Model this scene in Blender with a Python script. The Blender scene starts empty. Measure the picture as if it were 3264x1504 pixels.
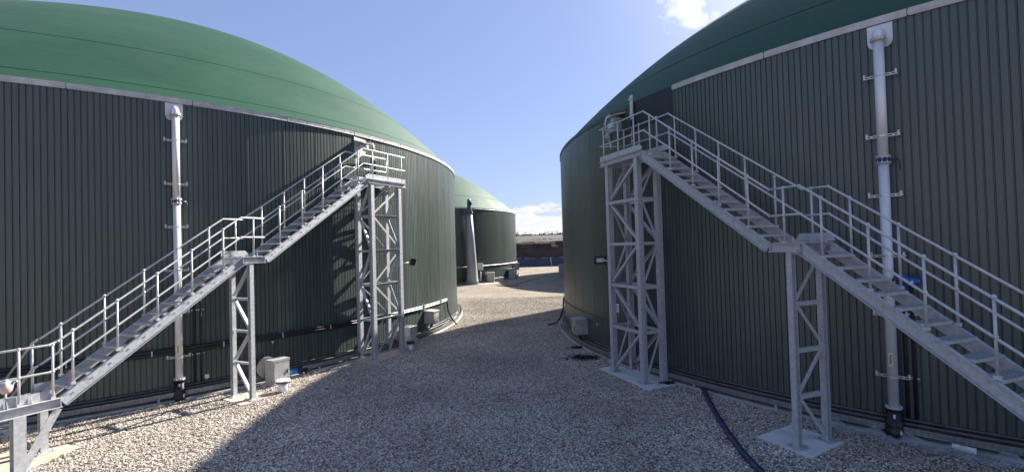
import bpy, bmesh, math, random
import numpy as np
from mathutils import Vector, Matrix, noise as mnoise

S = bpy.context.scene
COL = S.collection
rnd = random.Random(7)
R_ = math.radians
PI = math.pi

# ------------------------------------------------------------------ camera
FPX, PITCH, ROLL, EYE = 1569.5, 0.019316, -0.028867, 3.79
cam_d = bpy.data.cameras.new('camera')
cam_d.sensor_width = 36.0
cam_d.lens = 36.0 * FPX / 3264.0
cam_d.clip_start = 0.1
cam_d.clip_end = 6000
cam = bpy.data.objects.new('camera', cam_d)
COL.objects.link(cam)
_r = Vector((1, 0, 0)); _f = Vector((0, math.cos(PITCH), math.sin(PITCH))); _u = Vector((0, -math.sin(PITCH), math.cos(PITCH)))
_r2 = _r * math.cos(ROLL) + _u * math.sin(ROLL)
_u2 = _u * math.cos(ROLL) - _r * math.sin(ROLL)
M = Matrix.Identity(4)
for i in range(3):
    M[i][0] = _r2[i]; M[i][1] = _u2[i]; M[i][2] = -_f[i]
M[2][3] = EYE
cam.matrix_world = M
S.camera = cam

# ------------------------------------------------------------------ light
SUN_AZ, SUN_EL = 42.0, 32.6          # azimuth from +y towards +x
world = bpy.data.worlds.new('World')
S.world = world
world.use_nodes = True
wn, wl = world.node_tree.nodes, world.node_tree.links
wn.clear()
def wnode(t, **kw):
    n = wn.new(t)
    for k, v in kw.items(): setattr(n, k, v)
    return n
def wmath(op, a, b=None, clamp=False):
    n = wn.new('ShaderNodeMath'); n.operation = op; n.use_clamp = clamp
    for i, v in enumerate((a, b)):
        if v is None: continue
        if isinstance(v, (int, float)): n.inputs[i].default_value = v
        else: wl.new(v, n.inputs[i])
    return n.outputs[0]
sky = wnode('ShaderNodeTexSky', sky_type='NISHITA', sun_disc=False)
sky.sun_elevation = R_(SUN_EL)
sky.sun_rotation = R_(SUN_AZ)
sky.altitude = 50
sky.air_density = 1.0
sky.dust_density = 0.5
sky.ozone_density = 3.5
SKY_STRENGTH = 0.085
tc = wnode('ShaderNodeTexCoord')
sep = wnode('ShaderNodeSeparateXYZ'); wl.new(tc.outputs['Generated'], sep.inputs[0])
# low cumulus bank along the whole horizon
mp = wnode('ShaderNodeMapping'); mp.inputs['Scale'].default_value = (7, 7, 24); wl.new(tc.outputs['Generated'], mp.inputs[0])
nz = wnode('ShaderNodeTexNoise'); nz.inputs['Scale'].default_value = 1.6; nz.inputs['Detail'].default_value = 7; nz.inputs['Roughness'].default_value = 0.58
wl.new(mp.outputs[0], nz.inputs['Vector'])
el = sep.outputs['Z']
bank = wmath('SUBTRACT', 1.0, wmath('MULTIPLY', wmath('ABSOLUTE', wmath('SUBTRACT', el, 0.035)), 11.5))
cl = wmath('MULTIPLY', wmath('ADD', wmath('SUBTRACT', bank, 0.62), wmath('MULTIPLY', wmath('SUBTRACT', nz.outputs['Fac'], 0.46), 2.6)), 5.5, True)
cl = wmath('MULTIPLY', cl, wmath('MULTIPLY', wmath('SUBTRACT', 0.15, el), 14.0, True))
# one ragged bright cloud high up, and a thin veil round it
cd = wnode('ShaderNodeVectorMath', operation='DOT_PRODUCT'); wl.new(tc.outputs['Generated'], cd.inputs[0])
_az, _el = R_(20.6), R_(25.2)
cd.inputs[1].default_value = (math.cos(_el) * math.sin(_az), math.cos(_el) * math.cos(_az), math.sin(_el))
dist = wmath('ARCCOSINE', wmath('MINIMUM', cd.outputs['Value'], 1.0))
nz2 = wnode('ShaderNodeTexNoise'); nz2.inputs['Scale'].default_value = 22; nz2.inputs['Detail'].default_value = 8; nz2.inputs['Roughness'].default_value = 0.6
wl.new(tc.outputs['Generated'], nz2.inputs['Vector'])
c2 = wmath('MULTIPLY', wmath('ADD', wmath('SUBTRACT', 0.62, wmath('MULTIPLY', dist, 11.5)), wmath('MULTIPLY', wmath('SUBTRACT', nz2.outputs['Fac'], 0.5), 2.3)), 1.15, True)
sdn = wnode('ShaderNodeVectorMath', operation='DOT_PRODUCT'); wl.new(tc.outputs['Generated'], sdn.inputs[0])
sdn.inputs[1].default_value = (math.cos(R_(SUN_EL)) * math.sin(R_(SUN_AZ)), math.cos(R_(SUN_EL)) * math.cos(R_(SUN_AZ)), math.sin(R_(SUN_EL)))
sdist = wmath('ARCCOSINE', wmath('MINIMUM', sdn.outputs['Value'], 0.99999))
veil = wmath('MULTIPLY', wmath('POWER', wmath('SUBTRACT', 1.0, wmath('MULTIPLY', sdist, 1.5, True), True), 3.0), 1.0)
mix0 = wnode('ShaderNodeMix', data_type='RGBA'); wl.new(veil, mix0.inputs['Factor'])
skg = wnode('ShaderNodeGamma'); skg.inputs['Gamma'].default_value = 0.48; wl.new(sky.outputs[0], skg.inputs['Color'])
skh = wnode('ShaderNodeMix', data_type='RGBA', blend_type='MULTIPLY'); skh.inputs['Factor'].default_value = 1.0; wl.new(skg.outputs[0], skh.inputs['A']); skh.inputs['B'].default_value = (0.90, 0.99, 1.36, 1)
wl.new(skh.outputs['Result'], mix0.inputs['A']); mix0.inputs['B'].default_value = (7.4, 7.4, 7.6, 1)
mix1 = wnode('ShaderNodeMix', data_type='RGBA'); wl.new(c2, mix1.inputs['Factor'])
wl.new(mix0.outputs['Result'], mix1.inputs['A']); mix1.inputs['B'].default_value = (5.6, 5.6, 5.5, 1)
mix2 = wnode('ShaderNodeMix', data_type='RGBA'); wl.new(cl, mix2.inputs['Factor'])
nz3 = wnode('ShaderNodeTexNoise'); nz3.inputs['Scale'].default_value = 4; nz3.inputs['Detail'].default_value = 6
wl.new(mp.outputs[0], nz3.inputs['Vector'])
crm = wnode('ShaderNodeMix', data_type='RGBA'); wl.new(nz3.outputs['Fac'], crm.inputs['Factor'])
crm.inputs['A'].default_value = (2.7, 2.8, 2.95, 1); crm.inputs['B'].default_value = (4.1, 4.1, 4.05, 1)
wl.new(mix1.outputs['Result'], mix2.inputs['A']); wl.new(crm.outputs['Result'], mix2.inputs['B'])
bg = wnode('ShaderNodeBackground'); bg.inputs['Strength'].default_value = SKY_STRENGTH
wl.new(mix2.outputs['Result'], bg.inputs['Color'])
wo = wnode('ShaderNodeOutputWorld'); wl.new(bg.outputs[0], wo.inputs['Surface'])

sun_d = bpy.data.lights.new('sun', 'SUN')
sun_d.energy = 4.2
sun_d.angle = R_(0.9)
sun_d.color = (1.0, 0.94, 0.85)
sun = bpy.data.objects.new('sun', sun_d)
COL.objects.link(sun)
_sd = Vector((math.cos(R_(SUN_EL)) * math.sin(R_(SUN_AZ)), math.cos(R_(SUN_EL)) * math.cos(R_(SUN_AZ)), math.sin(R_(SUN_EL))))
sun.rotation_euler = _sd.to_track_quat('Z', 'Y').to_euler()
sun.location = _sd * 80

S.view_settings.view_transform = 'Standard'
S.view_settings.look = 'None'
S.view_settings.exposure = 1.74
S.view_settings.gamma = 1.0
S.view_settings.use_curve_mapping = False

# ------------------------------------------------------------------ materials
def mat(name, c1, c2=None, rough=0.5, metal=0.0, scale=8.0, stretch=(1, 1, 1), bump=0.0, bscale=None, spec=0.5, rough2=None, coords='Object', detail=4, lo=0.35, hi=0.65, dist=0.02):
    m = bpy.data.materials.new(name); m.use_nodes = True
    nt = m.node_tree; n, l = nt.nodes, nt.links
    b = n['Principled BSDF']
    b.inputs['Roughness'].default_value = rough
    b.inputs['Metallic'].default_value = metal
    b.inputs['Specular IOR Level'].default_value = spec
    t = n.new('ShaderNodeTexCoord'); mpn = n.new('ShaderNodeMapping'); mpn.inputs['Scale'].default_value = stretch
    l.new(t.outputs[coords], mpn.inputs[0])
    nz = n.new('ShaderNodeTexNoise'); nz.inputs['Scale'].default_value = scale; nz.inputs['Detail'].default_value = detail; nz.inputs['Roughness'].default_value = 0.6
    l.new(mpn.outputs[0], nz.inputs['Vector'])
    r = n.new('ShaderNodeValToRGB')
    r.color_ramp.elements[0].position = lo; r.color_ramp.elements[1].position = hi
    r.color_ramp.elements[0].color = (*c1, 1); r.color_ramp.elements[1].color = (*(c2 or c1), 1)
    l.new(nz.outputs['Fac'], r.inputs[0]); l.new(r.outputs[0], b.inputs['Base Color'])
    if rough2 is not None:
        mr = n.new('ShaderNodeMapRange'); mr.inputs['To Min'].default_value = rough; mr.inputs['To Max'].default_value = rough2
        mr.inputs['From Min'].default_value = 0.3; mr.inputs['From Max'].default_value = 0.7
        l.new(nz.outputs['Fac'], mr.inputs['Value']); l.new(mr.outputs[0], b.inputs['Roughness'])
    if bump:
        nb = n.new('ShaderNodeTexNoise'); nb.inputs['Scale'].default_value = bscale or scale * 4; nb.inputs['Detail'].default_value = 5
        l.new(mpn.outputs[0], nb.inputs['Vector'])
        bp = n.new('ShaderNodeBump'); bp.inputs['Strength'].default_value = bump; bp.inputs['Distance'].default_value = dist
        l.new(nb.outputs['Fac'], bp.inputs['Height']); l.new(bp.outputs[0], b.inputs['Normal'])
    return m

M_CLAD = mat('green_steel_sheet', (0.048, 0.066, 0.057), (0.062, 0.082, 0.071), rough=0.33, rough2=0.43, spec=0.68, scale=1.3, stretch=(6, 6, 0.35), bump=0.12, bscale=60, dist=0.004)
M_PANEL = mat('dark_flat_sheet', (0.012, 0.014, 0.020), (0.018, 0.020, 0.027), rough=0.4, scale=2)
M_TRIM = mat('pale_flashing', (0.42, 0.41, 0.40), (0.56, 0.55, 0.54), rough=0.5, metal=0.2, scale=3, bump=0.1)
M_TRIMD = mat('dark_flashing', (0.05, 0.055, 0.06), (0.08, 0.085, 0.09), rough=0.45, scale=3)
M_DOME = mat('green_membrane', (0.008, 0.057, 0.029), (0.012, 0.074, 0.039), spec=0.24, rough=0.58, rough2=0.68, scale=0.35, stretch=(1, 1, 2.2), bump=0.28, bscale=1.1, detail=8, lo=0.3, hi=0.7, dist=0.06)
M_DOME.node_tree.nodes['Principled BSDF'].inputs['Sheen Weight'].default_value = 0.02
M_DOME.node_tree.nodes['Principled BSDF'].inputs['Sheen Roughness'].default_value = 0.5
M_SEAM = mat('membrane_weld', (0.009, 0.050, 0.028), (0.012, 0.062, 0.035), rough=0.95, spec=0.05, scale=1)
M_CONC = mat('grey_concrete', (0.36, 0.34, 0.31), (0.48, 0.46, 0.42), rough=0.9, scale=3, bump=0.4, bscale=40)
M_PADC = mat('pad_concrete', (0.44, 0.37, 0.28), (0.54, 0.465, 0.365), rough=0.9, scale=2.5, bump=0.3, bscale=50)
def galv(name, a, b, metal=0.45, rough=0.46):
    m = mat(name, a, b, rough=rough, rough2=rough + 0.14, metal=metal, scale=14, bump=0.06, bscale=40, dist=0.003)
    return m
M_GALV = galv('galvanised_steel', (0.42, 0.43, 0.45), (0.55, 0.56, 0.58), metal=0.3)
M_RAIL = galv('galvanised_tube', (0.48, 0.485, 0.49), (0.60, 0.60, 0.60), metal=0.3, rough=0.45)
M_PIPE = mat('stainless_pipe', (0.68, 0.67, 0.67), (0.78, 0.77, 0.77), rough=0.45, rough2=0.58, metal=0.25, scale=5, stretch=(1, 1, 0.3), bump=0.05, dist=0.003)
M_STAIN = mat('brushed_stainless', (0.56, 0.55, 0.54), (0.68, 0.67, 0.66), rough=0.36, rough2=0.48, metal=0.5, scale=6, stretch=(1, 1, 4), bump=0.05, dist=0.002)
M_BLACK = mat('black_plastic', (0.008, 0.008, 0.010), (0.016, 0.016, 0.018), rough=0.38, scale=9)
M_RUBBER = mat('black_rubber', (0.012, 0.012, 0.013), (0.022, 0.022, 0.024), rough=0.65, scale=9)
M_CONDUIT = mat('grey_conduit', (0.06, 0.06, 0.062), (0.10, 0.10, 0.10), rough=0.5, scale=5)
M_BLUE = mat('blue_enamel', (0.008, 0.10, 0.36), (0.012, 0.14, 0.44), rough=0.3, scale=5)
M_DBLUE = mat('dark_blue_enamel', (0.010, 0.030, 0.10), (0.015, 0.04, 0.13), rough=0.35, scale=5)
M_HOSE = mat('blue_hose_skin', (0.006, 0.012, 0.060), (0.010, 0.018, 0.085), rough=0.5, scale=9, bump=0.2)
M_WHITE = mat('white_plate', (0.68, 0.68, 0.67), (0.76, 0.76, 0.75), rough=0.5, scale=4)
M_GREYBOX = mat('grey_enamel', (0.33, 0.32, 0.30), (0.40, 0.39, 0.37), rough=0.5, scale=3)
M_GREENBOX = mat('pale_green_enamel', (0.16, 0.24, 0.22), (0.20, 0.29, 0.27), rough=0.45, scale=4)
M_PINK = mat('pale_pink_plastic', (0.55, 0.38, 0.37), (0.62, 0.45, 0.43), rough=0.4, scale=6)
M_YELLOW = mat('yellow_print', (0.70, 0.52, 0.03), (0.76, 0.58, 0.05), rough=0.5, scale=6)
M_RED = mat('red_lever_grip', (0.16, 0.015, 0.012), (0.2, 0.02, 0.015), rough=0.5)
M_GLASS = mat('lamp_glass', (0.45, 0.50, 0.48), (0.58, 0.62, 0.60), rough=0.12, scale=30)
M_BUND = mat('bare_brown_earth', (0.050, 0.033, 0.027), (0.10, 0.066, 0.052), rough=0.95, scale=0.5, stretch=(1, 1, 2), bump=0.9, bscale=2.2, detail=9, dist=0.3)
M_FIELD = mat('rough_pasture', (0.024, 0.021, 0.017), (0.042, 0.038, 0.027), rough=0.95, scale=0.05, bump=0.3, bscale=0.6, detail=9)
M_LINER = mat('blue_black_liner', (0.038, 0.043, 0.085), (0.050, 0.056, 0.105), rough=0.32, rough2=0.45, scale=0.6, bump=0.5, bscale=0.9, dist=0.12)
M_BARK = mat('bare_twigs', (0.045, 0.036, 0.032), (0.075, 0.06, 0.055), rough=0.9, scale=3)
M_HEDGE = mat('winter_hedge', (0.05, 0.042, 0.034), (0.09, 0.075, 0.06), rough=0.95, scale=0.3)
M_WEED = mat('dark_weed', (0.010, 0.013, 0.007), (0.022, 0.026, 0.014), rough=0.8, scale=20)
M_CONE = mat('cast_grey_column', (0.26, 0.26, 0.27), (0.36, 0.36, 0.37), rough=0.6, scale=2, stretch=(1, 1, 0.3), metal=0.2)

def weather(m):
    # each sheet a touch different; splashed mud near the ground; faint run-off streaks
    n, l = m.node_tree.nodes, m.node_tree.links; b = n['Principled BSDF']
    src = b.inputs['Base Color'].links[0].from_socket
    oi = n.new('ShaderNodeObjectInfo'); mr = n.new('ShaderNodeMapRange'); mr.inputs['To Min'].default_value = 0.84; mr.inputs['To Max'].default_value = 1.16
    l.new(oi.outputs['Random'], mr.inputs['Value'])
    hs = n.new('ShaderNodeHueSaturation'); l.new(mr.outputs[0], hs.inputs['Value']); l.new(src, hs.inputs['Color'])
    g = n.new('ShaderNodeNewGeometry'); sp = n.new('ShaderNodeSeparateXYZ'); l.new(g.outputs['Position'], sp.inputs[0])
    nz = n.new('ShaderNodeTexNoise'); nz.inputs['Scale'].default_value = 5; nz.inputs['Detail'].default_value = 7; l.new(g.outputs['Position'], nz.inputs['Vector'])
    a = n.new('ShaderNodeMath'); a.operation = 'MULTIPLY_ADD'; a.inputs[1].default_value = -1.1; a.inputs[2].default_value = 0.55; l.new(sp.outputs['Z'], a.inputs[0])
    c = n.new('ShaderNodeMath'); c.operation = 'ADD'; l.new(a.outputs[0], c.inputs[0]); l.new(nz.outputs['Fac'], c.inputs[1])
    d = n.new('ShaderNodeMath'); d.operation = 'MULTIPLY_ADD'; d.inputs[1].default_value = 1.3; d.inputs[2].default_value = -0.75; d.use_clamp = True; l.new(c.outputs[0], d.inputs[0])
    mx = n.new('ShaderNodeMix'); mx.data_type = 'RGBA'; l.new(d.outputs[0], mx.inputs['Factor']); l.new(hs.outputs[0], mx.inputs['A']); mx.inputs['B'].default_value = (0.13, 0.11, 0.09, 1)
    mp = n.new('ShaderNodeMapping'); mp.inputs['Scale'].default_value = (9, 9, 0.22); l.new(g.outputs['Position'], mp.inputs[0])
    n2 = n.new('ShaderNodeTexNoise'); n2.inputs['Scale'].default_value = 1.0; n2.inputs['Detail'].default_value = 6; l.new(mp.outputs[0], n2.inputs['Vector'])
    e = n.new('ShaderNodeMapRange'); e.inputs['From Min'].default_value = 0.55; e.inputs['From Max'].default_value = 0.8; e.inputs['To Max'].default_value = 0.22; l.new(n2.outputs['Fac'], e.inputs['Value'])
    m2 = n.new('ShaderNodeMix'); m2.data_type = 'RGBA'; l.new(e.outputs[0], m2.inputs['Factor']); l.new(mx.outputs['Result'], m2.inputs['A']); m2.inputs['B'].default_value = (0.17, 0.17, 0.16, 1)
    l.new(m2.outputs['Result'], b.inputs['Base Color'])
weather(M_CLAD)
def dirty(m, col, amt, scale, lo=0.5, hi=0.78, stretch=(1, 1, 1)):
    n, l = m.node_tree.nodes, m.node_tree.links; b = n['Principled BSDF']; src = b.inputs['Base Color'].links[0].from_socket
    g = n.new('ShaderNodeNewGeometry'); mp = n.new('ShaderNodeMapping'); mp.inputs['Scale'].default_value = stretch; l.new(g.outputs['Position'], mp.inputs[0])
    nz = n.new('ShaderNodeTexNoise'); nz.inputs['Scale'].default_value = scale; nz.inputs['Detail'].default_value = 9; nz.inputs['Roughness'].default_value = 0.65; l.new(mp.outputs[0], nz.inputs['Vector'])
    e = n.new('ShaderNodeMapRange'); e.inputs['From Min'].default_value = lo; e.inputs['From Max'].default_value = hi; e.inputs['To Max'].default_value = amt; l.new(nz.outputs['Fac'], e.inputs['Value'])
    mx = n.new('ShaderNodeMix'); mx.data_type = 'RGBA'; l.new(e.outputs[0], mx.inputs['Factor']); l.new(src, mx.inputs['A']); mx.inputs['B'].default_value = (*col, 1); l.new(mx.outputs['Result'], b.inputs['Base Color'])
dirty(M_DOME, (0.035, 0.07, 0.048), 0.5, 0.45)
dirty(M_DOME, (0.011, 0.045, 0.028), 0.5, 1.3, 0.56, 0.75, (1, 1, 0.5))
dirty(M_GALV, (0.32, 0.31, 0.29), 0.35, 2.2)
dirty(M_PADC, (0.32, 0.27, 0.20), 0.6, 1.6, 0.45, 0.7)
dirty(M_CONC, (0.20, 0.17, 0.13), 0.7, 1.2, 0.45, 0.7)
dirty(M_STAIN, (0.30, 0.28, 0.25), 0.4, 3.0)
dirty(M_HOSE, (0.16, 0.15, 0.14), 0.5, 6.0, 0.45, 0.8)

# perforated tray: rows of slots
def tray_mat():
    m = mat('perforated_tray_steel', (0.22, 0.225, 0.23), (0.32, 0.325, 0.33), rough=0.5, metal=0.4, scale=8)
    return m
M_TRAY = tray_mat()

# translucent sheet
M_FILM = mat('clear_plastic_film', (0.55, 0.57, 0.62), (0.66, 0.68, 0.72), rough=0.25, scale=6)
_b = M_FILM.node_tree.nodes['Principled BSDF']; _b.inputs['Transmission Weight'].default_value = 0.55; _b.inputs['IOR'].default_value = 1.2; _b.inputs['Alpha'].default_value = 0.5

def gravel_mat():
    m = bpy.data.materials.new('crushed_stone'); m.use_nodes = True
    n, l = m.node_tree.nodes, m.node_tree.links
    b = n['Principled BSDF']; b.inputs['Roughness'].default_value = 0.88; b.inputs['Specular IOR Level'].default_value = 0.3
    oi = n.new('ShaderNodeObjectInfo'); r = n.new('ShaderNodeValToRGB')
    e = r.color_ramp.elements
    e[0].position = 0.0; e[0].color = (0.14, 0.11, 0.088, 1)
    e[1].position = 1.0; e[1].color = (0.80, 0.75, 0.67, 1)
    for p, c in ((0.12, (0.27, 0.222, 0.18)), (0.35, (0.45, 0.39, 0.325)), (0.6, (0.565, 0.51, 0.44)), (0.85, (0.69, 0.64, 0.565))):
        x = e.new(p); x.color = (*c, 1)
    l.new(oi.outputs['Random'], r.inputs[0])
    g = n.new('ShaderNodeNewGeometry'); nz = n.new('ShaderNodeTexNoise'); nz.inputs['Scale'].default_value = 0.35; nz.inputs['Detail'].default_value = 4
    l.new(g.outputs['Position'], nz.inputs['Vector'])
    hs = n.new('ShaderNodeHueSaturation'); mr = n.new('ShaderNodeMapRange'); mr.inputs['From Min'].default_value = 0.3; mr.inputs['From Max'].default_value = 0.7
    mr.inputs['To Min'].default_value = 0.74; mr.inputs['To Max'].default_value = 1.14
    l.new(nz.outputs['Fac'], mr.inputs['Value']); l.new(mr.outputs[0], hs.inputs['Value'])
    l.new(r.outputs[0], hs.inputs['Color']); l.new(hs.outputs[0], b.inputs['Base Color'])
    return m
M_STONE = gravel_mat()

def yard_mat():
    m = bpy.data.materials.new('gravel_bed'); m.use_nodes = True
    n, l = m.node_tree.nodes, m.node_tree.links
    b = n['Principled BSDF']; b.inputs['Roughness'].default_value = 0.92; b.inputs['Specular IOR Level'].default_value = 0.25
    t = n.new('ShaderNodeTexCoord')
    v = n.new('ShaderNodeTexVoronoi'); v.inputs['Scale'].default_value = 17; l.new(t.outputs['Object'], v.inputs['Vector'])
    sp = n.new('ShaderNodeSeparateColor'); l.new(v.outputs['Color'], sp.inputs[0])
    r = n.new('ShaderNodeValToRGB'); e = r.color_ramp.elements
    e[0].color = (0.11, 0.085, 0.066, 1); e[1].color = (0.42, 0.37, 0.30, 1)
    x = e.new(0.4); x.color = (0.25, 0.21, 0.166, 1)
    l.new(sp.outputs[0], r.inputs[0])
    nz = n.new('ShaderNodeTexNoise'); nz.inputs['Scale'].default_value = 0.35; nz.inputs['Detail'].default_value = 4
    l.new(t.outputs['Object'], nz.inputs['Vector'])
    hs = n.new('ShaderNodeHueSaturation'); mr = n.new('ShaderNodeMapRange'); mr.inputs['From Min'].default_value = 0.3; mr.inputs['From Max'].default_value = 0.7
    mr.inputs['To Min'].default_value = 0.74; mr.inputs['To Max'].default_value = 1.14
    l.new(nz.outputs['Fac'], mr.inputs['Value']); l.new(mr.outputs[0], hs.inputs['Value']); l.new(r.outputs[0], hs.inputs['Color'])
    l.new(hs.outputs[0], b.inputs['Base Color'])
    bp = n.new('ShaderNodeBump'); bp.inputs['Strength'].default_value = 1.0; bp.inputs['Distance'].default_value = 0.03; bp.invert = True
    l.new(v.outputs['Distance'], bp.inputs['Height']); l.new(bp.outputs[0], b.inputs['Normal'])
    return m
M_YARD = yard_mat()

# ------------------------------------------------------------------ mesh helpers
class MB:
    def __init__(s): s.v = []; s.f = []; s.sm = []
    def add(s, vs, fs, smooth=False):
        o = len(s.v); s.v += [tuple(p) for p in vs]
        for f in fs: s.f.append(tuple(i + o for i in f)); s.sm.append(smooth)
        return s
    def box(s, c, size, ax=None):
        c = Vector(c); h = [x / 2 for x in size]
        ax = ax or (Vector((1, 0, 0)), Vector((0, 1, 0)), Vector((0, 0, 1)))
        vs = [c + ax[0] * (h[0] * a) + ax[1] * (h[1] * b) + ax[2] * (h[2] * d) for a in (-1, 1) for b in (-1, 1) for d in (-1, 1)]
        return s.add(vs, [(0, 1, 3, 2), (4, 6, 7, 5), (0, 4, 5, 1), (2, 3, 7, 6), (0, 2, 6, 4), (1, 5, 7, 3)])
    def bar(s, a, b, w, h, up=(0, 0, 1)):
        """box from a to b: w across, h along 'up'"""
        a = Vector(a); b = Vector(b); d = (b - a); L = d.length; d.normalize(); up = Vector(up)
        side = d.cross(up); side.normalize(); u = side.cross(d)
        return s.box((a + b) / 2, (L, w, h), (d, side, u))
    def prism(s, pts, a, b):
        """extrude closed polygon pts (3d) along vector b-a"""
        d = Vector(b) - Vector(a); n = len(pts); P0 = [Vector(p) for p in pts]; P1 = [p + d for p in P0]
        return s.add(P0 + P1, [tuple(range(n))[::-1], tuple(range(n, 2 * n))] + [(i, (i + 1) % n, n + (i + 1) % n, n + i) for i in range(n)])
    def tube(s, pts, r, n=8, cap=True):
        pts = [Vector(p) for p in pts]; rings = []
        if not isinstance(r, (list, tuple)): r = [r] * len(pts)
        pu = None
        for i, p in enumerate(pts):
            if i == 0: d = (pts[1] - p)
            elif i == len(pts) - 1: d = (p - pts[i - 1])
            else: d = (pts[i + 1] - p).normalized() + (p - pts[i - 1]).normalized()
            d.normalize()
            if pu is None:
                pu = d.orthogonal().normalized()
            pu = (pu - d * pu.dot(d)).normalized(); pv = d.cross(pu)
            k = 1.0
            if 0 < i < len(pts) - 1:
                c = (pts[i + 1] - p).normalized().dot((p - pts[i - 1]).normalized())
                k = 1 / max(0.5, math.sqrt((1 + c) / 2))
            rings.append([p + (pu * math.cos(2 * PI * j / n) + pv * math.sin(2 * PI * j / n)) * r[i] for j in range(n)])
        vs = [q for ring in rings for q in ring]
        fs = [(i * n + j, i * n + (j + 1) % n, (i + 1) * n + (j + 1) % n, (i + 1) * n + j) for i in range(len(pts) - 1) for j in range(n)]
        s.add(vs, fs, True)
        if cap:
            o = len(s.v) - len(vs)
            s.f.append(tuple(range(o, o + n))[::-1]); s.sm.append(False)
            e = len(s.v) - n
            s.f.append(tuple(range(e, e + n))); s.sm.append(False)
        return s
    def ball(s, c, r, n=8, m=5):
        c = Vector(c); vs = [c + Vector((0, 0, -r))]
        for i in range(1, m):
            t = -PI / 2 + PI * i / m
            vs += [c + Vector((r * math.cos(t) * math.cos(2 * PI * j / n), r * math.cos(t) * math.sin(2 * PI * j / n), r * math.sin(t))) for j in range(n)]
        vs.append(c + Vector((0, 0, r))); fs = []
        for j in range(n):
            fs.append((0, 1 + (j + 1) % n, 1 + j)); k = 1 + (m - 2) * n
            fs.append((k + j, k + (j + 1) % n, len(vs) - 1))
            for i in range(m - 2): fs.append((1 + i * n + j, 1 + i * n + (j + 1) % n, 1 + (i + 1) * n + (j + 1) % n, 1 + (i + 1) * n + j))
        return s.add(vs, fs, True)
    def sweep(s, prof, a0, a1, n, smooth=False, closed=False):
        """profile [(r,z)...] swept round the z axis from a0 to a1"""
        k = len(prof); vs = []
        for i in range(n + 1):
            a = a0 + (a1 - a0) * i / n
            vs += [(r * math.cos(a), r * math.sin(a), z) for r, z in prof]
        m = k if closed else k - 1
        return s.add(vs, [(i * k + j, (i + 1) * k + j, (i + 1) * k + (j + 1) % k, i * k + (j + 1) % k) for i in range(n) for j in range(m)], smooth)
    def mesh(s, name, m):
        me = bpy.data.meshes.new(name)
        me.from_pydata(s.v, [], s.f); me.polygons.foreach_set('use_smooth', s.sm)
        for x in (m if isinstance(m, (list, tuple)) else [m]): me.materials.append(x)
        me.update(); return me
    def build(s, name, m, parent=None, loc=None, rz=None):
        return link(name, s.mesh(name, m), parent, loc, rz)

def link(name, me, parent=None, loc=None, rz=None):
    o = bpy.data.objects.new(name, me); COL.objects.link(o)
    if parent is not None: o.parent = parent
    if loc is not None: o.location = loc
    if rz is not None: o.rotation_euler = (0, 0, rz)
    return o
def tag(o, label=None, cat=None, group=None, kind=None):
    for k, v in (('label', label), ('category', cat), ('group', group), ('kind', kind)):
        if v: o[k] = v
    return o
def empty(name, loc=(0, 0, 0), rz=0, **kw):
    o = link(name, None, None, loc, rz); o.empty_display_size = 0.2
    return tag(o, **kw)

# ------------------------------------------------------------------ setting: ground, terrain
T1 = (-21.047, 26.281, 17.909); T2 = (20.218, 21.712, 17.892); T3 = (-16.26, 62.14, 16.75); T4 = (24.6, 61.2, 17.9)
WALL_TOP, WALL_BOT = 7.85, 0.25
def frame(T, deg, r=0.0, z=0.0):
    """point, outward normal and tangent on a tank wall"""
    a = R_(deg); n = Vector((math.cos(a), math.sin(a), 0)); t = Vector((-n.y, n.x, 0))
    return Vector((T[0], T[1], z)) + n * (T[2] + r), n, t

def yard():
    g = MB(); xs = [-900, -300, -120, -60, -30, 0, 30, 60, 120, 300, 900]; ys = [-600, -200, -60, -20, 0, 20, 40, 60, 87]
    vs = [(x, y, 0) for y in ys for x in xs]; k = len(xs)
    g.add(vs, [(j * k + i, j * k + i + 1, (j + 1) * k + i + 1, (j + 1) * k + i) for j in range(len(ys) - 1) for i in range(k - 1)])
    tag(g.build('gravel_yard', M_YARD), kind='structure')
yard()

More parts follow.
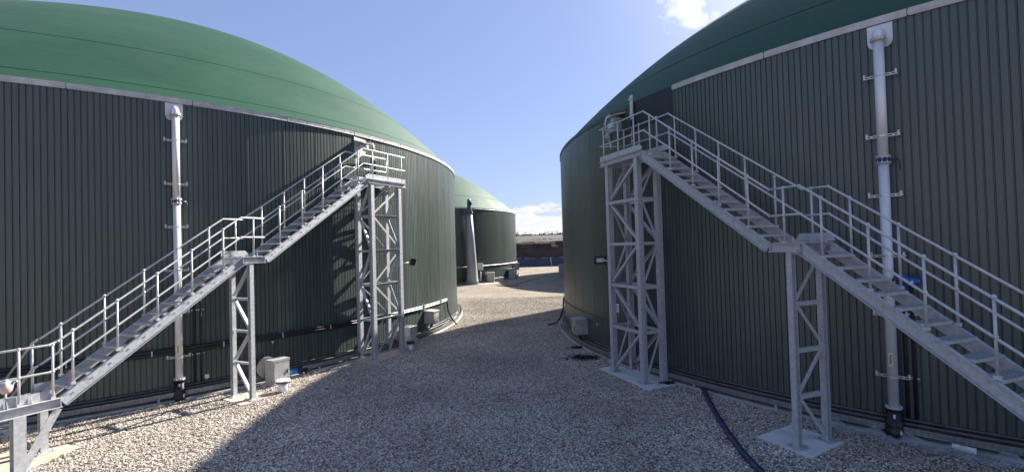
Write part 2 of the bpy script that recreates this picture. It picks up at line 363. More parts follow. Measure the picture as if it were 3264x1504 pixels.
def terrain():
    # bare earth bund
    nx, prof = 260, [(86.15, 0.0), (86.5, 1.2), (86.9, 1.65), (87.3, 2.1), (87.8, 2.65), (88.3, 3.3), (88.8, 3.95), (89.5, 4.4), (91, 4.55), (95, 4.5), (100, 3.8)]
    vs = []
    for i in range(nx + 1):
        x = -130 + 260 * i / nx
        for j, (y, z) in enumerate(prof):
            q = Vector((x * 0.35, y * 0.6, z * 0.9)); d = mnoise.fractal(q, 1.0, 2.0, 4)
            k = 0.0 if j == 0 else (0.22 if 1 < j < 7 else 0.07)
            vs.append((x, y - d * k * 1.4, max(0, z + d * k)))
    k = len(prof); g = MB()
    g.add(vs, [(i * k + j, (i + 1) * k + j, (i + 1) * k + j + 1, i * k + j + 1) for i in range(nx) for j in range(k - 1)])
    tag(g.build('earth_bund', M_BUND), kind='structure')
    # rising farmland behind
    ys = [99, 110, 125, 145, 170, 210, 260, 320, 400, 470, 560, 700, 1000, 1600, 3000]
    def h(x, y):
        base = np.interp(y, [99, 125, 170, 260, 330, 470, 560, 1000, 3000], [3.7, 4.85, 5.2, 6.0, 7.8, 12.9, 13.5, 9, 0])
        return float(base) + 0.35 * mnoise.noise(Vector((x * 0.012, y * 0.01, 0))) * min(1, (y - 99) / 40)
    xs = [-2500 + 5000 * i / 120 for i in range(121)]
    xs = sorted(set(xs + [-60 + 4 * i for i in range(60)]))
    g = MB(); k = len(xs)
    g.add([(x, y, h(x, y)) for y in ys for x in xs], [(j * k + i, j * k + i + 1, (j + 1) * k + i + 1, (j + 1) * k + i) for j in range(len(ys) - 1) for i in range(k - 1)], True)
    tag(g.build('farmland', M_FIELD), kind='structure')
    # hedge lines
    def hedge(y, x0, x1, hh, label):
        g = MB(); r = random.Random(int(y)); n = int((x1 - x0) / 1.6)
        for i in range(n):
            x = x0 + (x1 - x0) * (i + r.random() * 0.6) / n; yy = y + r.uniform(-1, 1); z = h(x, y) - 0.2
            w = r.uniform(0.9, 1.6); t = hh * r.uniform(0.55, 1.15)
            vs = []
            for a in range(6):
                for q in (0, 1):
                    rr = w * (1 if q == 0 else 0.6) * r.uniform(0.7, 1.2); vs.append((x + rr * math.cos(a * PI / 3), yy + rr * math.sin(a * PI / 3), z + q * t * r.uniform(0.8, 1.1)))
            g.add(vs, [(2 * a, 2 * ((a + 1) % 6), 2 * ((a + 1) % 6) + 1, 2 * a + 1) for a in range(6)] + [tuple(2 * a + 1 for a in range(6))])
        tag(g.build('hedgerow', M_HEDGE), label=label, cat='hedge', kind='stuff')
    hedge(468, -250, 350, 1.7, 'thin dark hedgerow along the skyline of the far hill')
    hedge(152, -60, 90, 0.45, 'low scrubby hedge line in the pale field just beyond the earth bank')
    return h
TERR = terrain()

def gravel():
    N = 300000; rs = np.random.default_rng(3)
    pts = []; tot = 0
    while tot < N:
        m = 500000
        y = rs.uniform(4.5, 36, m); x = rs.uniform(-15, 12, m)
        dens = np.clip(1.0 - (y - 20) / 30, 0.35, 1)
        ok = rs.random(m) < dens
        for T in (T1, T2):
            ok &= np.hypot(x - T[0], y - T[1]) > T[2] + 0.27
        ok &= np.abs(x) < y * 1.25 + 2
        p = np.stack([x[ok], y[ok]], 1)
        for poly in PADS:
            a = np.array(poly); inside = np.ones(len(p), bool)
            sgn = None
            for i in range(len(a)):
                e = a[(i + 1) % len(a)] - a[i]; cr = e[0] * (p[:, 1] - a[i][1]) - e[1] * (p[:, 0] - a[i][0])
                if sgn is None: c = a.mean(0); sgn = np.sign(e[0] * (c[1] - a[i][1]) - e[1] * (c[0] - a[i][0]))
                inside &= cr * sgn > -0.0
            p = p[~inside | (rs.random(len(p)) < 0.035)]
        pts.append(p); tot += len(p)
    p = np.concatenate(pts)[:N]
    z = rs.uniform(-0.006, 0.016, len(p))
    co = np.concatenate([p, z[:, None]], 1).astype(np.float32)
    me = bpy.data.meshes.new('gravel'); me.vertices.add(len(co)); me.vertices.foreach_set('co', co.ravel()); me.update()
    o = link('gravel', me); tag(o, label='loose pale crushed stone covering the yard between the tanks', cat='gravel', kind='stuff')
    ng = bpy.data.node_groups.new('gravel_scatter', 'GeometryNodeTree')
    ng.interface.new_socket('Geometry', in_out='INPUT', socket_type='NodeSocketGeometry')
    ng.interface.new_socket('Geometry', in_out='OUTPUT', socket_type='NodeSocketGeometry')
    n, l = ng.nodes, ng.links
    gi = n.new('NodeGroupInput'); go = n.new('NodeGroupOutput')
    ico = n.new('GeometryNodeMeshIcoSphere'); ico.inputs['Radius'].default_value = 0.5; ico.inputs['Subdivisions'].default_value = 1
    ps = n.new('GeometryNodeSetPosition'); nt = n.new('ShaderNodeTexNoise'); nt.inputs['Scale'].default_value = 2.4
    vm = n.new('ShaderNodeVectorMath'); vm.operation = 'SUBTRACT'; vm.inputs[1].default_value = (0.5, 0.5, 0.5)
    vs = n.new('ShaderNodeVectorMath'); vs.operation = 'SCALE'; vs.inputs['Scale'].default_value = 0.7
    l.new(nt.outputs['Color'], vm.inputs[0]); l.new(vm.outputs[0], vs.inputs[0]); l.new(vs.outputs[0], ps.inputs['Offset'])
    l.new(ico.outputs['Mesh'], ps.inputs['Geometry'])
    sm = n.new('GeometryNodeSetMaterial'); sm.inputs['Material'].default_value = M_STONE
    l.new(ps.outputs[0], sm.inputs['Geometry'])
    ins = n.new('GeometryNodeInstanceOnPoints'); l.new(gi.outputs[0], ins.inputs['Points']); l.new(sm.outputs[0], ins.inputs['Instance'])
    r1 = n.new('FunctionNodeRandomValue'); r1.data_type = 'FLOAT_VECTOR'; r1.inputs['Min'].default_value = (0, 0, 0); r1.inputs['Max'].default_value = (0.5, 0.5, 6.28)
    r2 = n.new('FunctionNodeRandomValue'); r2.data_type = 'FLOAT_VECTOR'; r2.inputs['Min'].default_value = (0.027, 0.021, 0.011); r2.inputs['Max'].default_value = (0.058, 0.041, 0.021); r2.inputs['Seed'].default_value = 5
    l.new(r1.outputs[0], ins.inputs['Rotation']); l.new(r2.outputs[0], ins.inputs['Scale'])
    l.new(ins.outputs[0], go.inputs[0])
    md = o.modifiers.new('scatter', 'NODES'); md.node_group = ng
    me.materials.append(M_STONE)

# ------------------------------------------------------------------ tanks
NR = 9
def sheet_mesh(T, nsheets, z0, z1):
    R = T[2]; g = MB(); da = 2 * PI / nsheets / NR; prof = []
    for i in range(NR):
        a = i * da; deep = 0.024
        prof += [(a, R - deep), (a + da * 0.10, R - deep), (a + da * 0.17, R), (a + da * 0.93, R)]
    prof.append((NR * da, R - 0.024))
    vs = []
    for a, r in prof: vs += [(r * math.cos(a), r * math.sin(a), z0), (r * math.cos(a), r * math.sin(a), z1)]
    g.add(vs, [(2 * i, 2 * i + 2, 2 * i + 3, 2 * i + 1) for i in range(len(prof) - 1)])
    # folded side lap gives the sheet an edge
    a = NR * da
    g.add([(R * math.cos(a - da * 0.07), R * math.sin(a - da * 0.07), z0), ((R + 0.004) * math.cos(a - da * 0.4), (R + 0.004) * math.sin(a - da * 0.4), z0),
           ((R + 0.004) * math.cos(a - da * 0.4), (R + 0.004) * math.sin(a - da * 0.4), z1), (R * math.cos(a - da * 0.09), R * math.sin(a - da * 0.09), z1)], [(0, 1, 2, 3)])
    return g.mesh('cladding_sheet', M_CLAD)

def tank(T, label, top, nsheets, dome, seams, light=None, cut=None):
    root = empty('digester_tank', (T[0], T[1], 0), label=label, cat='tank', group='green domed digester tanks')
    R = T[2]; me = sheet_mesh(T, nsheets, WALL_BOT, top)
    cuts = [sheet_mesh(T, nsheets, WALL_BOT, 7.15)] if cut else None
    step = 360.0 / nsheets
    for i in range(nsheets):
        deg = (i * step + 180) % 360 - 180
        c = cut and cut[0] <= deg + step / 2 <= cut[1]
        link('cladding_sheet', cuts[0] if c else me, root, (0, 0, 0), R_(deg))
    # inner wall keeps light out of the gap under the sheets
    g = MB(); g.sweep([(R - 0.16, 0.0), (R - 0.16, top + 0.1)], 0, 2 * PI, 96, True); g.build('concrete_wall', M_CONC, root)
    g = MB(); g.sweep([(R - 0.2, 0.07), (R + 0.275, 0.055), (R + 0.295, 0.04), (R + 0.30, -0.2)], 0, 2 * PI, 180); g.build('footing', M_CONC, root)
    g = MB(); g.sweep([(R - 0.17, WALL_BOT + 0.01), (R + 0.012, WALL_BOT + 0.004), (R + 0.014, WALL_BOT - 0.012)], 0, 2 * PI, 180); g.build('base_flashing', M_TRIMD, root)
    if cut:
        g = MB(); a0, a1 = R_(cut[0]), R_(cut[1]); g.sweep([(R - 0.15, 7.14), (R + 0.008, 7.14), (R + 0.008, top + 0.13), (R - 0.15, top + 0.13)], a0, a1, 12, closed=True)
        tag(g.build('blank_panel', M_PANEL, root), label='smooth dark panel without ribs under the dome edge')
    # flashing strips round the top, in lengths
    nseg = 43 if cut else 44; seg = {}; a00 = cut[1] if cut else 3.0; span = 360.0 - (cut[1] - cut[0] if cut else 0); da_ = span / nseg
    for i in range(nseg):
        a = a00 + da_ * i; deg = (a + 180) % 360 - 180; mid = (deg + da_ / 2 + 180) % 360 - 180
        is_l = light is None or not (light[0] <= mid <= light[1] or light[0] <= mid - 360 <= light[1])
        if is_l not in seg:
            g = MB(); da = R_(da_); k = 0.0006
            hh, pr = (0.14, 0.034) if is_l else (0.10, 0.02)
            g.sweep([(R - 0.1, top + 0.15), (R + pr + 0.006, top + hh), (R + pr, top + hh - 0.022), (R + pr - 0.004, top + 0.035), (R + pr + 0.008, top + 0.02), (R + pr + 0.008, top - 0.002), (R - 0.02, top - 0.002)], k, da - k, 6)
            for q in range(9):
                aa = da * (q + 0.5) / 9; n = Vector((math.cos(aa), math.sin(aa), 0)); t = Vector((-n.y, n.x, 0))
                g.box(n * (R + pr) + Vector((0, 0, top + 0.08)), (0.016, 0.02, 0.02), (n, t, Vector((0, 0, 1))))
            if is_l:
                g.sweep([(R + pr + 0.003, top + 0.03), (R + pr + 0.006, top + 0.105)], 0, da * 0.22, 3)
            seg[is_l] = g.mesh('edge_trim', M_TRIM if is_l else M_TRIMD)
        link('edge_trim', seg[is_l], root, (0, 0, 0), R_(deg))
    # dome
    zb = top + 0.1; Rd = R - 0.02
    hd, pw, qw, sx = dome                       # height, profile powers, sag of the crown to one side
    hz = lambda f: zb + hd * max(0.0, 1 - f ** pw) ** qw
    fr = [1 - (i / 44) ** 1.5 for i in range(45)]
    def ring(g, rings, n=176):
        """rings of (radius, height, shift), swept round"""
        vs = []
        for r, z, d in rings: vs += [(r * math.cos(2 * PI * j / n) + d, r * math.sin(2 * PI * j / n), z) for j in range(n)]
        return g.add(vs, [(i * n + j, i * n + (j + 1) % n, (i + 1) * n + (j + 1) % n, (i + 1) * n + j) for i in range(len(rings) - 1) for j in range(n)], True)
    g = MB(); ring(g, [(max(0.001, Rd * f), hz(f), sx * (1 - f * f)) for f in fr]); g.build('dome', M_DOME, root)
    for f in seams:
        dz = (hz(f + 0.004) - hz(f - 0.004)) / (0.008 * Rd); ln = math.hypot(1, dz); nr, nz_ = -dz / ln, 1 / ln; tr, tz = 1 / ln, dz / ln
        p = lambda w, e: (Rd * f + tr * w + nr * e, hz(f) + tz * w + nz_ * e, sx * (1 - (f + w * tr / Rd) ** 2))
        g = MB(); ring(g, [p(0.024, -0.003), p(0.02, 0.005), p(-0.02, 0.003), p(-0.024, -0.003)]); g.build('seam', M_SEAM, root)
    return root

# cut panel on tank 2 spans -157.4 .. -151.8 deg
N1 = 104
PAN = (-157.45, -151.75)
tank(T1, 'nearest left green domed tank, in the sun, its grey stair rising to the right', WALL_TOP, N1, (7.3, 1.8, 1.05, 3.0), (0.965, 0.82))
tank(T2, 'nearest right domed tank in shade with a smooth dark panel above its stair', WALL_TOP, N1, (7.2, 2.5, 1.0, 0.0), (0.93, 0.80), light=(-218, -157), cut=PAN)
tank(T3, 'far domed tank standing behind the tapered grey column', 7.67, 98, (7.0, 2.2, 1.0, 0.0), (0.9,))
tank(T4, 'far right domed tank almost hidden behind the nearer shaded tank', 7.7, N1, (7.2, 2.4, 1.0, 0.0), (0.9,))

# cable trays, conduits round the foot of the tanks
def ringrun(T, a0, a1, side, sunny):
    A0, A1 = R_(a0), R_(a1); n = int(abs(a1 - a0) * 1.2) + 2; R = T[2]
    root = empty('cable_tray', (T[0], T[1], 0), label='perforated grey cable tray curving round the foot of the %s' % side, cat='cable tray', group='cable trays at the tank feet')
    g = MB(); g.sweep([(R + 0.10, 0.135), (R + 0.235, 0.135), (R + 0.245, 0.245), (R + 0.25, 0.245), (R + 0.24, 0.128), (R + 0.10, 0.128)], A0, A1, n, closed=True); g.build('tray', M_TRAY, root)
    # punched slots, dark, set in the outer face
    g = MB(); m = int(abs(A1 - A0) * R / 0.09)
    for i in range(m):
        a = A0 + (A1 - A0) * (i + .5) / m; nn = Vector((math.cos(a), math.sin(a), 0)); t = Vector((-nn.y, nn.x, 0))
        for zz in (0.168, 0.212): g.box(nn * (R + 0.2475 - 0.09 * (0.245 - zz) * 0.5) + Vector((0, 0, zz)), (0.010, 0.038, 0.009), (nn, t, Vector((0, 0, 1))))
    o = g.build('slot', M_CONDUIT, root); o['kind'] = 'stuff'
    m = int(abs(A1 - A0) * R / 2.0)
    for i in range(m):
        a = A0 + (A1 - A0) * (i + .5) / m; nn = Vector((math.cos(a), math.sin(a), 0)); t = Vector((-nn.y, nn.x, 0))
        b = MB(); b.box(nn * (R + 0.2) + Vector((0, 0, 0.085)), (0.06, 0.05, 0.085), (nn, t, Vector((0, 0, 1)))); b.build('foot_bracket', M_GALV, root)
    for (rr, zz, ra, nm, mt, lab) in ((0.055, 0.335, 0.026, 'conduit', M_CONDUIT, 'slim dark conduit'), (0.13, 0.275, 0.03, 'conduit', M_CONDUIT, 'lower dark conduit')):
        pts = []
        for i in range(n + 1):
            a = A0 + (A1 - A0) * i / n; pts.append(((R + rr) * math.cos(a), (R + rr) * math.sin(a), zz))
        g = MB(); g.tube(pts, ra, 8); o = g.build(nm, mt, None, (T[0], T[1], 0))
        tag(o, label='%s running above the cable tray round the %s' % (lab, side), cat='conduit')
ringrun(T1, -86, 22, 'sunlit left tank', True)
ringrun(T2, -200, -100, 'shaded right tank', False)
ringrun(T3, -70, 40, 'far tank', True)

# upper cable ladder on tank 1 (black, then bare grey on the right) and the thin line on tank 2
def upper_run():
    T = T1; R = T[2]
    for a0, a1, m, lab, w in ((-88, -26, M_BLACK, 'black cable bundle clipped across the wall of the sunlit left tank', 0.055), (-26, -8.1, M_GALV, 'pair of bare grey conduits on the ribbed wall right of the left stair tower', 0.03)):
        root = empty('cable_run', (T[0], T[1], 0), label=lab, cat='cable run')
        n = int((a1 - a0) * 1.2)
        for k, zz in enumerate((1.245, 1.325)):
            g = MB(); g.tube([((R + 0.07) * math.cos(R_(a0 + (a1 - a0) * i / n)), (R + 0.07) * math.sin(R_(a0 + (a1 - a0) * i / n)), zz) for i in range(n + 1)], w * (1 if k == 0 else 0.8), 8); g.build('cable', m, root)
        c = int((a1 - a0) * R * PI / 180 / 1.55)
        for i in range(c):
            a = R_(a0 + (a1 - a0) * (i + .5) / c); nn = Vector((math.cos(a), math.sin(a), 0)); t = Vector((-nn.y, nn.x, 0))
            b = MB(); b.box(nn * (R + 0.065) + Vector((0, 0, 1.29)), (0.15, 0.03, 0.20 if m is M_GALV else 0.14), (nn, t, Vector((0, 0, 1)))); b.build('clip', M_GALV, root)
        if m is M_GALV:
            a = R_(-7.9); nn = Vector((math.cos(a), math.sin(a), 0)); t = Vector((-nn.y, nn.x, 0))
            g = MB(); g.tube([nn * (R + 0.07) + Vector((0, 0, 1.33)), nn * (R + 0.09) + Vector((0, 0, 1.1)), nn * (R + 0.1) + t * 0.12 + Vector((0, 0, 0.7)), nn * (R + 0.22) + t * 0.25 + Vector((0, 0, 0.35)), nn * (R + 0.42) + t * 0.4 + Vector((0, 0, 0.03))], 0.035, 8)
            tag(g.build('drop_cable', M_BLACK, root), label='black cable dropping from the end of the conduits')
    T = T2; R = T[2]; a0, a1 = -197, -157
    g = MB(); n = 44; g.tube([(T[0] + (R + 0.03) * math.cos(R_(a0 + (a1 - a0) * i / n)), T[1] + (R + 0.03) * math.sin(R_(a0 + (a1 - a0) * i / n)), 1.24) for i in range(n + 1)], 0.018, 6)
    tag(g.build('wall_cable', M_BLACK), label='single thin black cable round the shaded tank above its grey wall box', cat='cable')
    p, nn, t = frame(T2, 176.2, 0.05)
    g = MB(); g.tube([p + Vector((0, 0, 1.3)), p + nn * 0.03 + Vector((0, 0, 0.8)), p + nn * 0.18 + Vector((0, 0, 0.4)), p + nn * 0.36 - t * 0.1 + Vector((0, 0, 0.14)), p + nn * 0.75 - t * 0.3 + Vector((0, 0, 0.03))], 0.04, 8)
    tag(g.build('drop_cable', M_BLACK), label='thick black cable dropping to the gravel at the left edge of the shaded tank', cat='cable')
    R = T3[2]; g = MB(); a0, a1 = -58, 25; n = 40
    g.tube([(T3[0] + (R + 0.05) * math.cos(R_(a0 + (a1 - a0) * i / n)), T3[1] + (R + 0.05) * math.sin(R_(a0 + (a1 - a0) * i / n)), 1.75) for i in range(n + 1)], 0.055, 6)
    tag(g.build('wall_conduit', M_GALV), label='pale conduit line round the lower wall of the far tank', cat='conduit')
upper_run()

# ------------------------------------------------------------------ stairs
def hsec(g, a, b, w, side, t=0.012):
    """H section column/beam from a to b; flanges normal to 'side'"""
    a = Vector(a); b = Vector(b); d = (b - a).normalized(); s = Vector(side); s = (s - d * s.dot(d)).normalized(); q = d.cross(s)
    for k in (-1, 1): g.bar(a + s * (k * (w / 2 - t / 2)), b + s * (k * (w / 2 - t / 2)), w, t, s)
    g.bar(a, b, t, w - 2 * t, s)
    return g
def angle(g, a, b, w, n1, t=0.008):
    a = Vector(a); b = Vector(b); d = (b - a).normalized(); s = Vector(n1); s = (s - d * s.dot(d)).normalized(); q = d.cross(s)
    g.bar(a, b, w, t, s); g.bar(a + q * (w / 2 - t / 2) - s * (w / 2 + t / 2 - 0.001), b + q * (w / 2 - t / 2) - s * (w / 2 + t / 2 - 0.001), t, w, s)
    return g

def stair(O, u, sgn, label, left):
    rz = math.atan2(u[1], u[0]); root = empty('access_stair', (O[0], O[1], 0), rz, label=label, cat='metal stair', group='galvanised stairs up to the tank tops')
    def P(s, v, z): return Vector((s, sgn * v, z))
    V = 0.68
    Zp, Zm, Zb = 6.2, 3.7, 1.2
    def part(name, g, m=M_GALV): return g.build(name, m, root)
    X = Vector((1, 0, 0)); Y = Vector((0, 1, 0)); Z = Vector((0, 0, 1))
    # columns
    def column(s, v, z1, w=0.15):
        g = MB(); hsec(g, P(s, v, 0.045), P(s, v, z1), w, Y); part('column', g)
        g = MB(); g.box(P(s, v, 0.034), (0.30, 0.30, 0.02))
        for a in (-1, 1):
            for b in (-1, 1): g.tube([P(s, v, 0.04) + X * (a * .11) + Y * (b * .11), P(s, v, 0.085) + X * (a * .11) + Y * (b * .11)], 0.013, 6)
        part('base_plate', g)
    tv = 0.62; TW = [(-1.52, 0), (-0.08, 0), (-1.52, tv), (-0.08, tv)]
    for s, v in TW: column(s, v, 6.05)
    lev = [0.12, 1.40, 2.60, 3.78, 4.98, 6.0]
    faces = [((-1.52, 0), (-0.08, 0), (0, -1)), ((-1.52, tv), (-0.08, tv), (0, 1)), ((-1.52, 0), (-1.52, tv), (-1, 0)), ((-0.08, 0), (-0.08, tv), (1, 0))]
    for (a, b, nrm) in faces:
        nv = Vector((nrm[0], sgn * nrm[1], 0)); off = nv * 0.02
        d = (P(*b, 0) - P(*a, 0)).normalized() * 0.076
        for z in lev[1:5]:
            g = MB(); angle(g, P(*a, z) + d + off, P(*b, z) - d + off, 0.075, Z); part('cross_member', g)
        for i in range(5):
            lo, hi = lev[i], lev[i + 1]
            # zigzag: slope alternates
            up = (i % 2 == 0) != left
            A, B = (a, b) if up else (b, a)
            g = MB(); angle(g, P(*A, lo + 0.06) + (d if up else -d) + off, P(*B, hi - 0.06) - (d if up else -d) + off, 0.068, nv); part('brace', g)
    # platform
    for v in (-0.02, V):
        g = MB(); k = -1 if v < 0.3 else 1
        g.bar(P(-1.9, v, 6.125), P(0.12, v, 6.125), 0.012, 0.15); 
        for zz in (6.056, 6.194): g.bar(P(-1.9, v + k * 0.04, zz), P(0.12, v + k * 0.04, zz), 0.07, 0.012)
        for ss in (-1.7, -0.9, -0.17): g.box(P(ss, v + k * 0.012, 6.125), (0.09, 0.012, 0.12))
        part('platform_beam', g)
    for s in (-1.89, -0.9, 0.11):
        g = MB(); g.bar(P(s, 0.0, 6.12), P(s, V - 0.02, 6.12), 0.06, 0.12); part('platform_joist', g)
    def grating(s0, s1, v0, v1, z, name='grating'):
        g = MB(); n = max(2, int((v1 - v0) / 0.07))
        for i in range(n + 1):
            v = v0 + (v1 - v0) * i / n; g.bar(P(s0, v, z), P(s1, v, z), 0.006, 0.03)
        m = max(2, int((s1 - s0) / 0.1))
        for i in range(m + 1):
            s = s0 + (s1 - s0) * i / m; g.bar(P(s, v0, z + 0.006), P(s, v1, z + 0.006), 0.008, 0.016)
        part(name, g)
    grating(-1.86, 0.08, 0.02, V - 0.02, 6.205)
    # toe boards
    for v in (-0.035, V + 0.015):
        s1 = 0.06 if v < 0.3 else 0.25
        pl = [P(-1.9, v, 6.225), P(s1 + 0.1, v, 6.225), P(s1 + 0.16, v, 6.29), P(s1, v, 6.375), P(-1.9, v, 6.375)]
        g = MB(); g.prism(pl, (0, 0, 0), (0, 0.008 * sgn, 0)); part('toe_board', g)
    g = MB(); g.bar(P(-1.905, 0, 6.30), P(-1.905, V, 6.30), 0.008, 0.15); part('toe_board', g)
    # flights
    def flight(s0, z0, s1, z1, steps):
        d = Vector((s1 - s0, 0, z1 - z0)); n = Vector((-d.z, 0, d.x)).normalized()
        if n.z < 0: n = -n
        for v in (0.0, V):
            k = -1 if v == 0 else 1; g = MB(); off = n * -0.10
            a = P(s0, v, z0) + off; b = P(s1, v, z1) + off
            g.bar(a, b, 0.010, 0.20, n)
            for q in (-0.094, 0.094): g.bar(a + n * q + P(0, k * 0.035, 0), b + n * q + P(0, k * 0.035, 0), 0.065, 0.011, n)
            for i in range(steps):
                c = a + (b - a) * ((i + 0.5) / steps)
                for e in (-0.05, 0.05):
                    g.tube([c + X * e + P(0, k * 0.003, 0) + n * 0.03, c + X * e + P(0, k * 0.022, 0) + n * 0.03], 0.013, 6)
            part('stringer', g)
        for i in range(steps):
            f = (i + 1) / (steps + 1); c = Vector((s0 + (s1 - s0) * f, 0, z0 + (z1 - z0) * f - 0.055)); g = MB()
            w = 0.25
            g.bar(P(c.x + w / 2, 0.01, c.z), P(c.x + w / 2, V - 0.01, c.z), 0.012, 0.045)
            g.bar(P(c.x - w / 2, 0.01, c.z), P(c.x - w / 2, V - 0.01, c.z), 0.006, 0.035)
            for q in range(5): g.bar(P(c.x - w / 2 + w * (q + 1) / 6, 0.01, c.z + 0.004), P(c.x - w / 2 + w * (q + 1) / 6, V - 0.01, c.z + 0.004), 0.005, 0.028)
            for q in range(5): g.bar(P(c.x - w / 2, V * (q + 1) / 6, c.z + 0.010), P(c.x + w / 2, V * (q + 1) / 6, c.z + 0.010), 0.006, 0.014)
            for v in (0.012, V - 0.012): g.bar(P(c.x - w / 2, v, c.z - 0.01), P(c.x + w / 2, v, c.z - 0.01), 0.006, 0.07)
            part('tread', g)
    flight(0.16, 6.2, 4.06, Zm, 12)
    # mid landing
    for v in (0.0, V):
        k = -1 if v == 0 else 1; g = MB()
        g.bar(P(4.06, v, 3.61), P(4.72, v, 3.61), 0.010, 0.17)
        for zz in (3.53, 3.69): g.bar(P(4.05, v + k * 0.035, zz), P(4.73, v + k * 0.035, zz), 0.075, 0.011)
        for ss in (4.08, 4.70): g.box(P(ss, v + k * 0.03, 3.61), (0.012, 0.06, 0.15))
        part('landing_beam', g)
        g = MB(); s0, s1 = (4.02, 4.76) if left else (4.02, 4.76)
        g.prism([P(s0 - 0.02, v, 3.71), P(s1 + 0.06, v, 3.71), P(s1 + 0.02, v, 3.86), P(s0 + 0.10, v, 3.86)], (0, 0, 0), (0, 0.008 * sgn, 0))
        if v > 0: part('toe_board', g)
    for ss in (4.25, 4.52):
        g = MB(); g.prism([P(ss, 0.0, 3.70), P(ss, 0.0, 3.82), P(ss, 0.05, 3.70)], (0, 0, 0), (0.01, 0, 0)); part('gusset', g)
    grating(4.09, 4.70, 0.02, V - 0.02, 3.69)
    mv = 0.74
    for v in (0.0, mv): column(4.47, v, 3.52, 0.11)
    ml = [0.10, 0.95, 1.78, 2.62, 3.46]
    for z in ml[1:4]:
        g = MB(); angle(g, P(4.47, 0.07, z), P(4.47, mv - 0.07, z), 0.07, Z); part('cross_member', g)
    for i in range(4):
        lo, hi = ml[i], ml[i + 1]; up = (i % 2 == 1)
        # zigzag seen from the yard
        a, b = (0.07, mv - 0.07) if (i % 2 == 0) == left else (mv - 0.07, 0.07)
        g = MB(); angle(g, P(4.49, a, lo + 0.05), P(4.49, b, hi - 0.05), 0.066, X); part('brace', g)
    g = MB(); g.bar(P(4.47, -0.05, 3.50), P(4.47, mv + 0.05, 3.50), 0.12, 0.05); part('cap_beam', g)
    # lower flight
    flight(4.72, Zm, 8.42, Zb, 12)
    # bottom landing
    SE = 10.1
    for v in (0.0, V + 0.2):
        k = -1 if v == 0 else 1; g = MB()
        g.bar(P(8.40, v, 1.11), P(SE, v, 1.11), 0.010, 0.18)
        for zz in (1.025, 1.195): g.bar(P(8.38, v + k * 0.04, zz), P(SE, v + k * 0.04, zz), 0.085, 0.012)
        g.box(P(8.40, v + k * 0.03, 1.11), (0.012, 0.07, 0.17))
        part('landing_beam', g)
    for v, s0, s1 in ((0.0, 8.48, SE), (V + 0.2, 8.0, 8.45)):
        g = MB(); g.bar(P(s0, v + 0.012, 1.285), P(s1, v + 0.012, 1.285), 0.008, 0.16); part('toe_board', g)
    for ss in (8.47, 8.80, 9.12):
        g = MB(); g.prism([P(ss, -0.004, 1.20), P(ss, -0.004, 1.33), P(ss, -0.05, 1.20)], (0, 0, 0), (0.008, 0, 0)); part('gusset', g)
    for s in (8.5, 9.3, SE):
        g = MB(); g.bar(P(s, 0.0, 1.09), P(s, V + 0.2, 1.09), 0.06, 0.10); part('landing_joist', g)
    grating(8.45, SE, 0.02, V + 0.18, 1.205)
    for s, v in ((8.98, 0.0), (8.35, V + 0.12), (SE - 0.1, 0), (SE - 0.1, V + 0.12)): column(s, v, 1.02, 0.17 if v == 0 else 0.12)
    g = MB(); g.bar(P(8.42, 0.0, 1.0), P(8.93, 0.0, 0.06), 0.012, 0.13, X); g.bar(P(8.42, 0.05, 1.0), P(8.93, 0.05, 0.06), 0.10, 0.010, X); part('brace', g)
    # rails
    def rail(name, pts, r=0.0215):
        g = MB(); g.tube(pts, r, 8)
        for p in pts[1:-1]: g.ball(p, r * 1.25)
        part(name, g, M_RAIL)
    def post(s, v, zb, zt):
        g = MB(); g.tube([P(s, v, zb), P(s, v, zt)], 0.0205, 8)
        for zz in (zt, zt - 0.5): g.ball(P(s, v, zz), 0.034)
        g.box(P(s, v, zb + 0.02), (0.07, 0.06, 0.05)); part('rail_post', g, M_RAIL)
    sl = 0.655
    for v, sc, s1 in ((-0.02, 0.28, -1.9), (V + 0.02, 0.5, -1.75)):
        for dz, nm in ((0, 'top_rail'), (-0.5, 'mid_rail')):
            zm = 4.7 + dz; se = sc + (7.19 - 4.7) / sl
            if v > 0.3: rail(nm, [P(-1.76, v, 7.19 + dz), P(sc - 0.12, v, 7.16 + dz), P(4.20, v, zm)] )
            else: rail(nm, [P(s1, v, 7.2 + dz), P(sc, v, 7.2 + dz), P(4.08, v, zm)])
            s2 = 4.08 if v < 0.3 else 4.20
            rail(nm, [P(s2 - 0.02, v, zm), P(4.72, v, zm), P(8.42, v, 2.25 + dz)] + ([P(8.55, v, 2.2 + dz), P(SE, v, 2.2 + dz)] if v < 0.3 else [P(8.36, v, 2.22 + dz)][:0]))
    for dz, nm in ((0, 'top_rail'), (-0.5, 'mid_rail')):
        rail(nm, [P(-1.86, -0.02, 7.19 + dz), P(-1.74, V + 0.02, 7.19 + dz)])
    zr = lambda s: 7.2 - sl * (s - 0.28)
    for s in (-1.70, -0.93, -0.16): post(s, -0.02, 6.10, 7.2)
    for s in (-1.70, -0.93, -0.12): post(s, V + 0.02, 6.10, 7.19)
    for s in (0.53, 1.29, 2.05, 2.82, 3.58): post(s, -0.02, zr(s) - 1.03, zr(s))
    for s in (0.62, 1.37, 2.11, 2.85, 3.59): post(s, V + 0.02, zr(s) - 1.03, zr(s))
    zq = lambda s: 4.7 - sl * (s - 4.72)
    for v in (-0.02, V + 0.02):
        post(4.38, v, 3.68, 4.7)
        for s in (5.1, 5.86, 6.6, 7.36, 8.1): post(s + (0.1 if (left and v < 0.3) else 0), v, zq(s) - 1.03 + (-0.06 if (left and v < 0.3) else 0), zq(s + (0.1 if (left and v < 0.3) else 0)))
    for s in (8.50, 8.97, SE - 0.05): post(s, -0.02, 1.2, 2.2)
